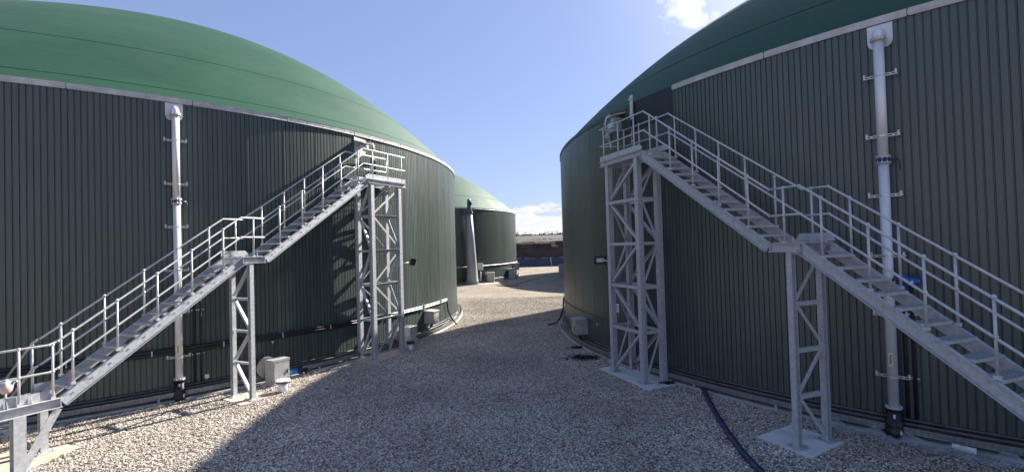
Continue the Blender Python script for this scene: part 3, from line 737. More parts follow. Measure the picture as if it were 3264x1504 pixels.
    # short flight turning inward, towards the tank, with its own hand rails
    v0 = V + 0.2; n = 6
    for ss in (8.46, 9.34):
        g = MB(); g.bar(P(ss, v0, 1.10), P(ss, v0 + 1.45, 0.12), 0.010, 0.20, (0, 0, 1)); part('stringer', g)
        for dz, nm in ((0, 'top_rail'), (-0.5, 'mid_rail')):
            pts = [P(ss, v0 - 0.2, 2.24 + dz), P(ss, v0 + 0.02, 2.16 + dz), P(ss, v0 + 1.30, 1.30 + dz)]
            rail(nm, pts)
        for dv in (0.04, 0.62, 1.24): post(ss, v0 + dv, 1.12 - 0.68 * dv, 2.15 - 0.67 * dv)
    for i in range(n):
        g = MB(); vv = v0 + 1.45 * (i + 0.6) / n; g.box(P(8.90, vv, 1.12 - 0.98 * (i + 0.6) / n), (0.86, 0.22, 0.03)); part('tread', g)
    return root, P

uL = (-0.4444, -0.8958); uR = (0.3555, -0.9347)
OL = (-4.83, 16.80); OR = (3.44, 13.10)
stairL, PL = stair(OL, uL, -1, 'light grey galvanised stair with tower rising to the right against the sunlit left tank', True)
stairR, PR = stair(OR, uR, 1, 'blue grey shaded galvanised stair with tower rising to the left against the right tank', False)
def toworld(O, u, sgn, s, v, z):
    return Vector((O[0] + u[0] * s - u[1] * sgn * v, O[1] + u[1] * s + u[0] * sgn * v, z))
WL = lambda s, v, z: toworld(OL, uL, -1, s, v, z)
WR = lambda s, v, z: toworld(OR, uR, 1, s, v, z)

# ------------------------------------------------------------------ concrete pads
PADS = []
M_PADG = mat('pale_new_concrete', (0.60, 0.60, 0.585), (0.70, 0.70, 0.68), rough=0.9, scale=2.5, bump=0.3, bscale=50)
dirty(M_PADG, (0.40, 0.37, 0.32), 0.6, 1.6, 0.5, 0.72)
def pad(pts, label, m=None, z=0.024):
    c = Vector((sum(p[0] for p in pts) / len(pts), sum(p[1] for p in pts) / len(pts), 0))
    g = MB(); vs = []
    r = random.Random(len(PADS)); ring = []
    for i in range(len(pts)):
        a = Vector((*pts[i], 0)); b = Vector((*pts[(i + 1) % len(pts)], 0))
        for k in range(6):
            q = a + (b - a) * k / 6; j = 0.02 if k else 0; ring.append((q.x + r.uniform(-j, j) - c.x, q.y + r.uniform(-j, j) - c.y))
    g.prism([(x, y, -0.1) for x, y in ring], (0, 0, -0.1), (0, 0, z))
    PADS.append([(x, y) for x, y in pts])
    return tag(g.build('concrete_pad', m or M_PADC, None, c), label=label, cat='concrete pad', group='concrete pads under the stair legs')
pad([(-7.62, 12.86), (-7.5, 13.62), (-6.42, 13.10), (-6.86, 12.30)], 'pale concrete pad under the middle legs of the left stair')
pad([(-5.50, 17.0), (-4.68, 18.78), (-3.88, 18.34), (-4.72, 16.34), (-5.25, 16.55)], 'long concrete pad under the left stair tower')
pad([(2.50, 14.92), (3.05, 15.25), (4.30, 13.45), (4.20, 13.00), (3.34, 12.62)], 'shaded concrete pad under the right stair tower', M_PADG)
pad([(4.56, 9.46), (5.50, 10.02), (5.98, 9.10), (5.0, 8.46)], 'square shaded concrete pad under the middle legs of the right stair', M_PADG)
pad([(-9.3, 8.6), (-10.2, 9.6), (-9.2, 10.1), (-8.78, 9.95), (-8.85, 8.9)], 'sunlit concrete pad at the foot of the left stair, bottom left corner')
pad([(-4.9, 48.6), (-5.6, 50.6), (-3.0, 50.8), (-1.0, 50.5), (-2.2, 48.9)], 'bright concrete pad under the tapered column')
gravel()

# ------------------------------------------------------------------ gas down pipes
def gas_pipe(T, deg, label, yellow):
    p, n, t = frame(T, deg); Zv = Vector((0, 0, 1)); d = 0.19
    root = empty('gas_pipe', p, label=label, cat='gas pipe', group='stainless gas pipes down the tank walls')
    ax = n * d
    # wall plate with rounded foot
    g = MB(); pts = []
    for (a, z) in ((-0.20, 7.83), (-0.20, 7.50), (-0.17, 7.42), (-0.12, 7.38), (0.12, 7.38), (0.17, 7.42), (0.20, 7.50), (0.20, 7.83)): pts.append(t * a + Zv * z + n * 0.012)
    g.prism(pts, (0, 0, 0), n * 0.012); g.build('wall_plate', M_STAIN, root)
    g = MB(); pa = [n * 0.0 + Zv * 7.66, n * 0.08 + Zv * 7.66]
    for i in range(1, 7):
        a = PI / 2 * i / 6; pa.append(n * (0.08 + (d - 0.08) * math.sin(a)) + Zv * (7.66 - (d - 0.08) * (1 - math.cos(a))))
    pa.append(n * d + Zv * 7.52); g.tube(pa, 0.090, 16); g.build('elbow', M_PIPE, root)
    def flange(z, r, h, m=M_STAIN, nm='flange'):
        g = MB(); g.tube([ax + Zv * (z - h / 2), ax + Zv * (z + h / 2)], r, 20)
        for i in range(8):
            a = 2 * PI * i / 8; q = ax + (n * math.cos(a) + t * math.sin(a)) * (r - 0.02); g.tube([q + Zv * (z - h / 2 - 0.03), q + Zv * (z + h / 2 + 0.03)], 0.013, 6)
        g.build(nm, m, root)
    flange(7.51, 0.128, 0.022); flange(7.485, 0.128, 0.022)
    g = MB(); g.tube([ax + Zv * 7.5, ax + Zv * 5.24], 0.086, 20); g.build('pipe', M_PIPE, root)
    g = MB(); g.tube([ax + Zv * 5.16, ax + Zv * 0.56], 0.086, 20); g.build('pipe', M_PIPE, root)
    flange(5.25, 0.122, 0.018); flange(5.15, 0.122, 0.018)
    g = MB(); g.tube([ax + Zv * 5.165, ax + Zv * 5.235], 0.108, 20); g.tube([ax + Zv * 5.2, ax + t * 0.22 + Zv * 5.2], 0.02, 8); g.build('valve', M_DBLUE, root)
    g = MB(); g.tube([ax + t * 0.20 + Zv * 5.22, ax + t * 0.235 + Zv * 5.16, ax + t * 0.25 + Zv * 4.98], 0.010, 6); g.build('valve_lever', M_RED if yellow else M_RUBBER, root)
    for z in (6.81, 5.66, 4.53, 3.39, 2.28, 1.13):
        g = MB(); g.tube([ax + Zv * (z - 0.018), ax + Zv * (z + 0.018)], 0.092, 16, cap=False)
        for k in (-1, 1):
            a = ax + t * (k * 0.08) - n * 0.02 + Zv * z; b = ax + t * (k * 0.25) - n * 0.02 + Zv * z
            # slotted flat bar
            for q in (-0.02, 0.02): g.bar(a + Zv * q, b + Zv * q, 0.012, 0.014)
            for f in (0.02, 0.5, 0.98): g.box(a + (b - a) * f + Zv * 0, (0.03, 0.012, 0.05), (t, n, Zv))
            c = ax + t * (k * 0.245) + Zv * z; g.bar(c - n * 0.03, t * (k * 0.245) + Zv * z, 0.03, 0.035)
            g.box(c - n * 0.02 + Zv * 0.045, (0.03, 0.03, 0.05), (t, n, Zv))
        g.build('bracket', M_STAIN, root)
    # black lower section
    flange(0.555, 0.138, 0.022); flange(0.525, 0.142, 0.03, M_BLACK)
    g = MB(); g.tube([ax + Zv * 0.52, ax + Zv * 0.33, ax + Zv * 0.325, ax + Zv * 0.22, ax + Zv * 0.16, ax + Zv * 0.155, ax + Zv * -0.02], [0.112, 0.112, 0.125, 0.138, 0.15, 0.155, 0.155] if yellow else [0.135, 0.135, 0.15, 0.15, 0.15, 0.155, 0.155], 20); g.build('sleeve', M_BLACK, root)
    to_cam = Vector((0 - p.x, 0 - p.y, 0)).normalized(); sd = Zv.cross(to_cam)
    for z, rr, ss in ((0.42, 0.114 if yellow else 0.137, 0.0), (0.13, 0.157, 0.10)):
        g = MB(); q = ax + (to_cam * math.cos(ss * 6) + sd * math.sin(ss * 6)) * rr + Zv * z; g.box(q, (0.004, 0.035, 0.07), (to_cam, sd, Zv)); g.build('tag_label', M_WHITE, root)
    q = ax + to_cam * 0.087 + sd * (-0.02) + Zv * (1.34 if yellow else 1.46)
    g = MB(); g.box(q, (0.006, 0.062, 0.24), (to_cam, sd, Zv)); st = g.build('sticker', M_WHITE, root)
    g = MB(); g.box(q + to_cam * 0.004, (0.004, 0.042, 0.20), (to_cam, sd, Zv)); g.build('yellow_band', M_YELLOW, st)
    g = MB()
    for k in range(4): g.box(q + to_cam * 0.007 + Zv * (0.07 - k * 0.045) + sd * (0.008 * (-1) ** k), (0.003, 0.02, 0.03), (to_cam, sd, Zv))
    g.build('black_mark', M_RUBBER, st)
gas_pipe(T1, -47.45, 'tall stainless gas pipe down the sunlit left tank, sticker near its foot', True)
gas_pipe(T2, -136.65, 'tall stainless gas pipe behind the right stair on the shaded tank', False)

def vertical_conduits(T, degs, side, clip):
    root = empty('riser_conduits', (T[0], T[1], 0), label='two dark vertical conduits beside the gas pipe of the %s' % side, cat='conduits', group='riser conduits beside the gas pipes')
    for d in degs:
        p, n, t = frame(T, d); p = p - Vector((T[0], T[1], 0))
        g = MB(); g.tube([p + n * 0.035 + Vector((0, 0, 0.25)), p + n * 0.035 + Vector((0, 0, 2.9))], 0.027, 8); g.build('conduit', M_RUBBER, root)
        for z in (1.12, 2.3):
            for k in (-1, 1):
                g = MB(); g.box(p + n * 0.05 + t * (k * 0.052) + Vector((0, 0, z)), (0.03, 0.035, 0.03), (n, t, Vector((0, 0, 1)))); g.build('clip', M_STAIN, root)
vertical_conduits(T1, (-46.25, -45.75), 'sunlit left tank', True)
vertical_conduits(T2, (-136.05, -135.65), 'shaded right tank', True)

def actuator(T, deg, z, label):
    p, n, t = frame(T, deg); Zv = Vector((0, 0, 1)); root = empty('valve_actuator', p + Zv * z, label=label, cat='valve actuator')
    g = MB(); g.tube([n * 0.0 - t * 0.15, n * 0.30 - t * 0.15], 0.05, 12); g.build('stub_pipe', M_STAIN, root)
    b = n * 0.30
    g = MB(); g.tube([b - t * 0.10, b + t * 0.18], [0.085, 0.076], 14); g.ball(b + t * 0.18, 0.076, 12, 7); g.tube([b - Zv * 0.12, b + Zv * 0.11], 0.055, 12); g.build('housing', M_BLUE, root)
    g = MB(); c = b + n * 0.10 - t * 0.07; pts = [c + (t * math.cos(2 * PI * i / 20) + Zv * math.sin(2 * PI * i / 20)) * 0.075 for i in range(21)]
    g.tube(pts, 0.014, 8, cap=False)
    for i in range(3): g.bar(c, c + (t * math.cos(2 * PI * i / 3 + .5) + Zv * math.sin(2 * PI * i / 3 + .5)) * 0.075, 0.02, 0.012, n)
    g.tube([b + n * 0.04 - t * 0.07, c + n * 0.01], 0.025, 8); g.build('hand_wheel', M_BLACK, root)
    g = MB(); g.tube([b + n * 0.07 + t * 0.13 - Zv * 0.01, b + n * 0.095 + t * 0.13 - Zv * 0.01], 0.026, 14); g.build('dial', M_WHITE, root)
    g = MB(); g.box(b + Zv * 0.085 + t * 0.17, (0.09, 0.12, 0.05), (n, t, Zv)); g.build('terminal_box', M_DBLUE, root)
actuator(T2, -135.9, 2.93, 'bright blue valve actuator with black hand wheel behind the right stair')

# ------------------------------------------------------------------ cabinets, stubs, wall boxes
def cabinet(c, fx, w, d, h, label):
    """stainless cover box on the gravel: c = centre of foot, fx outward"""
    n = Vector((*fx, 0)).normalized(); t = Vector((-n.y, n.x, 0)); Zv = Vector((0, 0, 1))
    root = empty('valve_cabinet', (c[0], c[1], 0), label=label, cat='cabinet', group='stainless valve cabinets at the tank feet')
    g = MB(); g.box(Zv * (h / 2), (d, w, h), (n, t, Zv)); g.build('cover', M_STAIN, root)
    g = MB(); g.box(Zv * (h + 0.006), (d + 0.03, w + 0.03, 0.012), (n, t, Zv)); g.box(Zv * (h - 0.02) + n * (d / 2 + 0.008), (0.01, w + 0.03, 0.05), (n, t, Zv)); g.build('lid', M_STAIN, root)
    g = MB(); g.box(n * (d / 2 + 0.004) + Zv * (h * 0.48), (0.008, w * 0.88, h * 0.80), (n, t, Zv)); dr = g.build('door', M_STAIN, root)
    g = MB(); g.box(n * (d / 2 + 0.018) + Zv * (h * 0.5) + t * (w * 0.34), (0.02, 0.022, 0.10), (n, t, Zv)); g.build('handle', M_BLACK, dr)
    for q in (0.2, 0.78): g = MB(); g.tube([n * (d / 2 + 0.010) + Zv * (h * q - 0.03) - t * (w * 0.45), n * (d / 2 + 0.010) + Zv * (h * q + 0.03) - t * (w * 0.45)], 0.010, 6); g.build('hinge', M_CONDUIT, dr)
    g = MB(); g.tube([-n * (d / 2) + Zv * (h * 0.62) - t * 0.02, -n * (d / 2 + 0.35) + Zv * (h * 0.62) - t * 0.02], 0.14, 18); g.build('wall_pipe', M_PIPE, root)
    g = MB(); g.tube([-n * (d / 2 + 0.10) + Zv * (h * 0.66) - t * 0.12, -n * (d / 2 + 0.15) + Zv * (h * 0.66) - t * 0.12], 0.30, 26); g.build('round_flange', M_GREYBOX, root)
def stub(c, label, r=0.12, h=0.27):
    root = empty('capped_stub', (c[0], c[1], 0), label=label, cat='pipe stub', group='capped pipe stubs in the gravel'); Zv = Vector((0, 0, 1))
    g = MB(); g.tube([Zv * -0.05, Zv * h], r, 18); g.build('stub_pipe', M_PIPE, root)
    g = MB(); g.tube([Zv * (h - 0.01), Zv * (h + 0.022)], r * 1.55, 22); g.build('flange', M_BLACK, root)
    g = MB(); g.tube([Zv * (h + 0.024), Zv * (h + 0.052)], r * 1.55, 22)
    for i in range(8): g.tube([Vector((math.cos(i * PI / 4), math.sin(i * PI / 4), 0)) * (r * 1.3) + Zv * (h - 0.04), Vector((math.cos(i * PI / 4), math.sin(i * PI / 4), 0)) * (r * 1.3) + Zv * (h + 0.078)], 0.016, 6)
    g.build('blank_cap', M_WHITE if r > 0.1 else M_BLACK, root)
cabinet((-6.88, 14.28), (0.86, -0.53), 0.50, 0.40, 0.72, 'stainless cabinet with round flange behind, left of the left stair tower')
stub((-6.34, 13.46), 'white capped pipe stub in the gravel before the stainless cabinet')
cabinet((-4.05, 18.95), (0.95, -0.30), 0.55, 0.42, 0.80, 'stainless cabinet partly behind the right legs of the left stair tower')
stub((-3.86, 18.30), 'dark capped pipe stub by the outer right leg of the left stair tower', 0.099, 0.30)
def coupling(c, d, label):
    Zv = Vector((0, 0, 1)); d = Vector((*d, 0)).normalized(); root = empty('pipe_coupling', c, label=label, cat='pipe coupling')
    g = MB(); g.tube([-d * 0.24, d * 0.10], 0.075, 14); g.build('body', M_BLUE, root)
    for k in (0.10, 0.15):
        g = MB(); g.tube([d * k, d * (k + 0.03)], 0.115, 16); g.build('flange', M_BLACK, root)
    g = MB(); g.tube([-d * 0.35, d * 0.35], 0.05, 10); g.build('through_pipe', M_BLACK, root)
    for k in (-0.3, 0.3):
        g = MB(); g.box(d * k + Zv * -0.08, (0.05, 0.05, 0.14)); g.build('support', M_BLACK, root)
coupling((-6.62, 14.90, 0.20), (0.657, 0.754), 'blue pipe coupling with black flange right of the stainless cabinet')

def wall_box(T, deg, z, w, d, h, label, lamp=0):
    p, n, t = frame(T, deg, 0, z); Zv = Vector((0, 0, 1)); root = empty('control_box', p, label=label, cat='control box', group='grey control boxes on the tank walls')
    g = MB(); g.box(n * (d / 2) + Zv * (h / 2), (d, w, h), (n, t, Zv)); g.build('case', M_GREYBOX, root)
    g = MB(); g.prism([n * 0.01 + t * (-w / 2 - 0.03) + Zv * (h + 0.05), n * (d + 0.04) + t * (-w / 2 - 0.03) + Zv * (h + 0.01), n * (d + 0.04) + t * (-w / 2 - 0.03) + Zv * (h - 0.03), n * 0.01 + t * (-w / 2 - 0.03) + Zv * (h - 0.03)], (0, 0, 0), t * (w + 0.06)); g.build('rain_hood', M_GREYBOX, root)
    g = MB(); g.box(n * (d + 0.006) + Zv * (h * 0.45), (0.012, w * 0.86, h * 0.78), (n, t, Zv)); dr = g.build('door', M_GREYBOX, root)
    g = MB(); g.tube([n * (d + 0.02) + t * (w * 0.33) + Zv * (h * 0.3), n * (d + 0.045) + t * (w * 0.33) + Zv * (h * 0.34), n * (d + 0.045) + t * (w * 0.33) + Zv * (h * 0.52), n * (d + 0.02) + t * (w * 0.33) + Zv * (h * 0.56)], 0.012, 6); g.build('handle', M_BLACK, dr)
    g = MB(); s = -1 if T is T1 else 1
    g.box(n * (d * 0.5) + t * (s * (w / 2 + 0.004)) + Zv * (h * 0.62), (0.03, 0.008, 0.03), (n, t, Zv)); g.build('lock', M_BLACK, root)
    for k in (-0.12, 0.0, 0.12):
        g = MB(); g.tube([n * (d * 0.5) + t * k, n * (d * 0.5) + t * k * 0.9 + Zv * -0.12, n * 0.15 + t * k * 0.7 + Zv * -0.24], 0.018, 6); g.build('cable', M_BLACK, root)
wall_box(T1, -15.6, 0.56, 0.55, 0.44, 0.50, 'sunlit grey control box on the ribbed wall right of the left stair tower')
wall_box(T2, -169.4, 0.46, 0.58, 0.44, 0.54, 'shaded grey control box low on the right tank, left of its stair tower')

def small_box(T, deg, z, w, h, label):
    p, n, t = frame(T, deg, 0.0, z); g = MB(); g.box(n * 0.02, (0.045, w, h), (n, t, Vector((0, 0, 1))))
    g.tube([n * 0.02 - Vector((0, 0, h / 2)), n * 0.02 - Vector((0, 0, h / 2 + 0.05))], 0.008, 6)
    tag(g.build('junction_box', M_WHITE, None, p), label=label, cat='junction box')
small_box(T1, -45.35, 0.47, 0.10, 0.10, 'small white junction box low on the wall right of the left gas pipe')
small_box(T1, -39.75, 1.12, 0.06, 0.035, 'tiny white plate on the wall beside the middle legs of the left stair')
small_box(T2, -165.5, 0.98, 0.035, 0.03, 'tiny white fitting on the shaded wall right of the grey control box')

# sign behind the right tower
def sign():
    p, n, t = frame(T2, -160.95, 0.014, 1.69); Zv = Vector((0, 0, 1)); root = empty('wall_sign', p, label='small white sign lettered in dark print on the wall behind the right stair tower', cat='sign')
    g = MB(); g.box((0, 0, 0), (0.006, 0.30, 0.27), (n, t, Zv)); g.build('plate', M_WHITE, root)
    g = MB(); g.box(n * 0.005 + Zv * 0.055 + t * 0.0, (0.003, 0.22, 0.022), (n, t, Zv)); g.build('print_line', M_RUBBER, root)
    cu = bpy.data.curves.new('lettering', 'FONT'); cu.body = 'FIQ'; cu.size = 0.13; cu.align_x = 'CENTER'; cu.extrude = 0.001
    tmp = bpy.data.objects.new('tmp', cu); COL.objects.link(tmp)
    me = bpy.data.meshes.new_from_object(tmp.evaluated_get(bpy.context.evaluated_depsgraph_get())); bpy.data.objects.remove(tmp)
    me.materials.clear(); me.materials.append(M_RUBBER); me.name = 'lettering'
    o = link('lettering', me, root); mm = Matrix.Identity(4)
    for i in range(3): mm[i][0] = t[i]; mm[i][1] = Zv[i]; mm[i][2] = n[i]
    mm.translation = n * 0.006 - Zv * 0.085; o.matrix_local = mm
sign()

# ------------------------------------------------------------------ flood lights on the towers
def flood(base, tip, face, label, drop):
    base = Vector(base); tip = Vector(tip); Zv = Vector((0, 0, 1)); f = Vector(face).normalized(); s = Zv.cross(f).normalized(); up = f.cross(s)
    root = empty('flood_light', base, label=label, cat='flood light', group='black flood lights on the stair towers'); d = tip - base
    g = MB(); g.tube([Vector((0, 0, 0)), d], 0.022, 8); g.box((0, 0, 0), (0.06, 0.06, 0.09)); g.build('arm', M_GALV, root)
    g = MB(); g.box(d + f * 0.02, (0.09, 0.36, 0.25), (f, s, up)); g.box(d - f * 0.05 + up * 0.06, (0.07, 0.16, 0.10), (f, s, up)); 
    for k in (-1, 1): g.box(d + s * (k * 0.19), (0.04, 0.012, 0.12), (f, s, up))
    g.build('housing', M_BLACK, root)
    g = MB(); g.box(d + f * 0.068, (0.006, 0.22, 0.12), (f, s, up)); g.build('lens', M_GLASS, root)
    if drop:
        g = MB(); o = Vector(drop); g.tube([d - f * 0.05 - up * 0.05, d * 0.3 - Zv * 0.16, o - Zv * 0.3, o - Zv * 1.2 + f * 0.01, o - Zv * (base.z - 0.3)], 0.016, 6); g.build('cable', M_BLACK, root)
flood(WL(-1.60, 0, 3.24), WL(-2.22, -0.02, 3.27), (0.75, 0.45, -0.35), 'black flood light on an arm right of the left stair tower', None)
flood(WR(-1.60, 0, 3.24), WR(-2.14, 0.0, 3.27), (-0.12, -0.95, -0.10), 'black flood light on an arm left of the right stair tower', (WR(-1.66, -0.02, 0) - WR(-1.60, 0, 0)))
def rail_lamp():
    p = WL(9.15, -0.06, 1.62); root = empty('rail_lamp', p, label='pale pink lamp head clamped under the mid rail, bottom left edge', cat='lamp')
    g = MB(); g.tube([(0, 0, 0.02), (0, 0, -0.09), (0, 0, -0.14)], [0.10, 0.085, 0.05], 14); g.build('shade', M_PINK, root)
    g = MB(); g.box((0, 0, 0.045), (0.16, 0.16, 0.05)); g.box((0.08, 0.06, 0.06), (0.12, 0.03, 0.03)); g.tube([(0, 0, 0.05), (0, 0, 0.10)], 0.03, 8); g.build('clamp', M_GALV, root)
rail_lamp()

# ------------------------------------------------------------------ pressure relief units by the platforms
def relief(T, deg, z, label, green):
    p, n, t = frame(T, deg, 0, z); Zv = Vector((0, 0, 1)); s = 1 if T is T1 else -1; t = t * s
    root = empty('relief_valve', p, label=label, cat='relief valve', group='gas relief valves under the dome edges')
    if not green:
        g = MB(); g.prism([t * -0.26 + Zv * 0.44 + n * 0.012, t * 0.30 + Zv * 0.40 + n * 0.012, t * 0.28 + Zv * -0.08 + n * 0.012, t * -0.08 + Zv * -0.30 + n * 0.012, t * -0.24 + Zv * -0.12 + n * 0.012], (0, 0, 0), n * 0.012); g.build('wall_plate', M_STAIN, root)
    g = MB(); g.prism([t * -0.24 + n * 0.02 + Zv * 0.32, t * -0.24 + n * 0.42 + Zv * 0.20, t * -0.24 + n * 0.42 + Zv * 0.18, t * -0.24 + n * 0.02 + Zv * 0.27], (0, 0, 0), t * 0.52); g.build('rain_hood', M_STAIN, root)
    g = MB(); g.tube([n * 0.0 + Zv * 0.12, n * 0.30 + Zv * 0.12], 0.085, 14); g.tube([n * 0.30 + Zv * 0.14, n * 0.30 - Zv * 0.06], 0.10, 14); g.build('throat', M_GREYBOX if green else M_STAIN, root)
    if green:
        g = MB(); pl = [t * -0.22 + Zv * 0.02, t * 0.16 + Zv * 0.02, t * 0.16 + Zv * -0.26, t * 0.06 + Zv * -0.34, t * -0.22 + Zv * -0.30]
        g.prism([q + n * 0.16 for q in pl], (0, 0, 0), n * 0.26); g.build('body', M_GREENBOX, root)
        g = MB(); g.box(n * 0.43 + Zv * -0.10 - t * 0.02, (0.03, 0.30, 0.12), (n, t, Zv)); lp = g.build('name_plate', M_WHITE, root)
        g = MB(); q = n * 0.448 + Zv * -0.10 - t * -0.09; g.prism([q + Zv * 0.03, q + t * 0.03 - Zv * 0.025, q - t * 0.03 - Zv * 0.025], (0, 0, 0), n * 0.003); g.build('mark', M_RUBBER, lp)
    dc = n * 0.32 + t * (0.30 if not green else 0.26) + Zv * (-0.40 if not green else -0.36)
    g = MB(); g.tube([dc - n * 0.05 - t * 0.05, dc + n * 0.05 + t * 0.05], 0.145 if green else 0.12, 22); g.tube([dc, dc + n * 0.10 + t * 0.10], 0.04, 10); g.build('drum', M_GREYBOX if green else M_CONDUIT, root)
    g = MB(); g.tube([dc + Zv * -0.08, dc + Zv * -0.24 - t * 0.08, dc + Zv * -0.42 - t * 0.1], 0.035, 8); g.build('drain_pipe', M_STAIN, root)
    g = MB(); g.tube([n * 0.30 + t * 0.20 + Zv * 0.30, n * 0.40 + t * 0.26 + Zv * 0.20, n * 0.42 + t * 0.30 + Zv * 0.02, n * 0.36 + t * 0.32 - Zv * 0.15], 0.03, 8); g.build('vent_pipe', M_STAIN, root)
relief(T1, -29.0, 7.36, 'stainless relief valve with grey drum above the left stair platform', False)
relief(T2, -158.9, 7.48, 'pale green relief valve with grey drum above the right stair platform', True)
def chain_bracket():
    p, n, t = frame(T2, -157.0, 0.03, 7.0); Zv = Vector((0, 0, 1)); root = empty('chain_bracket', p, label='upright stainless bracket with hanging chain beside the dark panel', cat='bracket')
    g = MB(); g.box(n * 0.03 + Zv * 0.82, (0.03, 0.13, 0.72), (n, t, Zv)); g.box(n * 0.06 + Zv * 1.06, (0.05, 0.16, 0.04), (n, t, Zv)); g.box(n * 0.06 + Zv * 0.60, (0.05, 0.06, 0.16), (n, t, Zv)); g.build('strip', M_STAIN, root)
    g = MB(); g.box(n * 0.06 + Zv * 0.33, (0.07, 0.07, 0.20), (n, t, Zv)); g.build('hoist', M_DBLUE, root)
    g = MB()
    for k in range(16): g.ball(n * 0.06 + t * (0.01 * (k % 3)) + Zv * (0.20 - 0.05 * k), 0.02 if k % 4 else 0.03, 6, 4)
    g.build('chain', M_STAIN, root)
chain_bracket()

# ------------------------------------------------------------------ loose things on the gravel
def ground_path(pts, z): return [Vector((x, y, z)) for x, y in pts]
g = MB(); hp = [(4.82, 12.75, 0.07), (4.70, 12.5, 0.055), (4.56, 11.9, 0.055), (4.42, 11.3, 0.058), (4.21, 10.35, 0.055), (4.05, 9.48, 0.055), (3.94, 8.77, 0.055), (3.88, 7.95, 0.055), (3.86, 7.0, 0.055), (3.9, 6.0, 0.055)]
g.tube(hp, 0.058, 10); tag(g.build('layflat_hose', M_HOSE), label='dark blue hose lying on the gravel towards the bottom of the photo', cat='hose')
def ground_cable(pts, r, label):
    g = MB(); g.tube(ground_path(pts, 0.03), r, 6); tag(g.build('ground_cable', M_BLACK), label=label, cat='cable')
ground_cable([(-1.6, 47.0), (-0.9, 46.0), (-0.3, 46.1), (0.4, 46.6)], 0.03, 'short piece of black cable on the gravel before the far tank')
ground_cable([(0.3, 48.4), (1.1, 50.2), (2.0, 53.0), (3.2, 56.6)], 0.03, 'longer black cable on the gravel between the two far tanks')
def litter(c, rx, ry, n, seed, label):
    r = random.Random(seed); g = MB()
    for i in range(n):
        a = r.uniform(0, 2 * PI); q = abs(r.gauss(0, 0.5)); x = c[0] + rx * q * math.cos(a); y = c[1] + ry * q * math.sin(a); z = 0.03
        b = r.uniform(0, 2 * PI); l = r.uniform(0.03, 0.08); w = r.uniform(0.012, 0.03); d = Vector((math.cos(b), math.sin(b), r.uniform(-0.1, 0.7))) * l; s = Vector((-math.sin(b), math.cos(b), 0)) * w
        o = Vector((x, y, z)); g.add([o - s, o + s, o + s + d, o - s + d], [(0, 1, 2, 3)])
    tag(g.build('weed_patch', M_WEED), label=label, cat='weeds', kind='stuff')
litter((2.25, 16.35), 0.75, 0.45, 620, 4, 'dark ragged weeds in the gravel below the shaded grey control box')
litter((2.35, 17.95), 0.45, 0.22, 200, 5, 'smaller dark weeds at the footing of the shaded tank')
litter((4.05, 13.15), 0.35, 0.12, 90, 6, 'dark sprigs of weed by the corner of the right tower pad')
def film():
    r = random.Random(12); g = MB(); n = 46; vs = []
    for i in range(n + 1):
        a = -140.0 + 11.0 * i / n; p, nn, t = frame(T2, a, 0.44)
        w = 0.09 + 0.10 * abs(math.sin(i * 0.37)) * (1 if i < 34 else 0.5)
        for j in range(6):
            f = j / 5
            z = 0.03 + 0.20 * max(0, mnoise.noise(Vector((i * 0.33, f * 2.2, 3)))) + 0.10 * (1 - f) * (0.5 + 0.5 * math.sin(i * 0.8))
            q = p + nn * ((f - 0.35) * w * 2.6) ; vs.append((q.x, q.y, z))
    g.add(vs, [(i * 6 + j, (i + 1) * 6 + j, (i + 1) * 6 + j + 1, i * 6 + j + 1) for i in range(n) for j in range(5)], False)
    tag(g.build('plastic_film', M_FILM), label='crumpled clear plastic film along the foot of the shaded right tank', cat='plastic film')
    p, nn, t = frame(T2, -133.6, 0.36); g = MB(); g.tube([p - t * 0.16 + Vector((0, 0, 0.11)), p + t * 0.15 + Vector((0, 0, 0.09))], 0.05, 12)
    tag(g.build('film_roll', M_WHITE), label='pale rolled plastic lying against the cable tray right of the gas pipe', cat='plastic roll')
film()

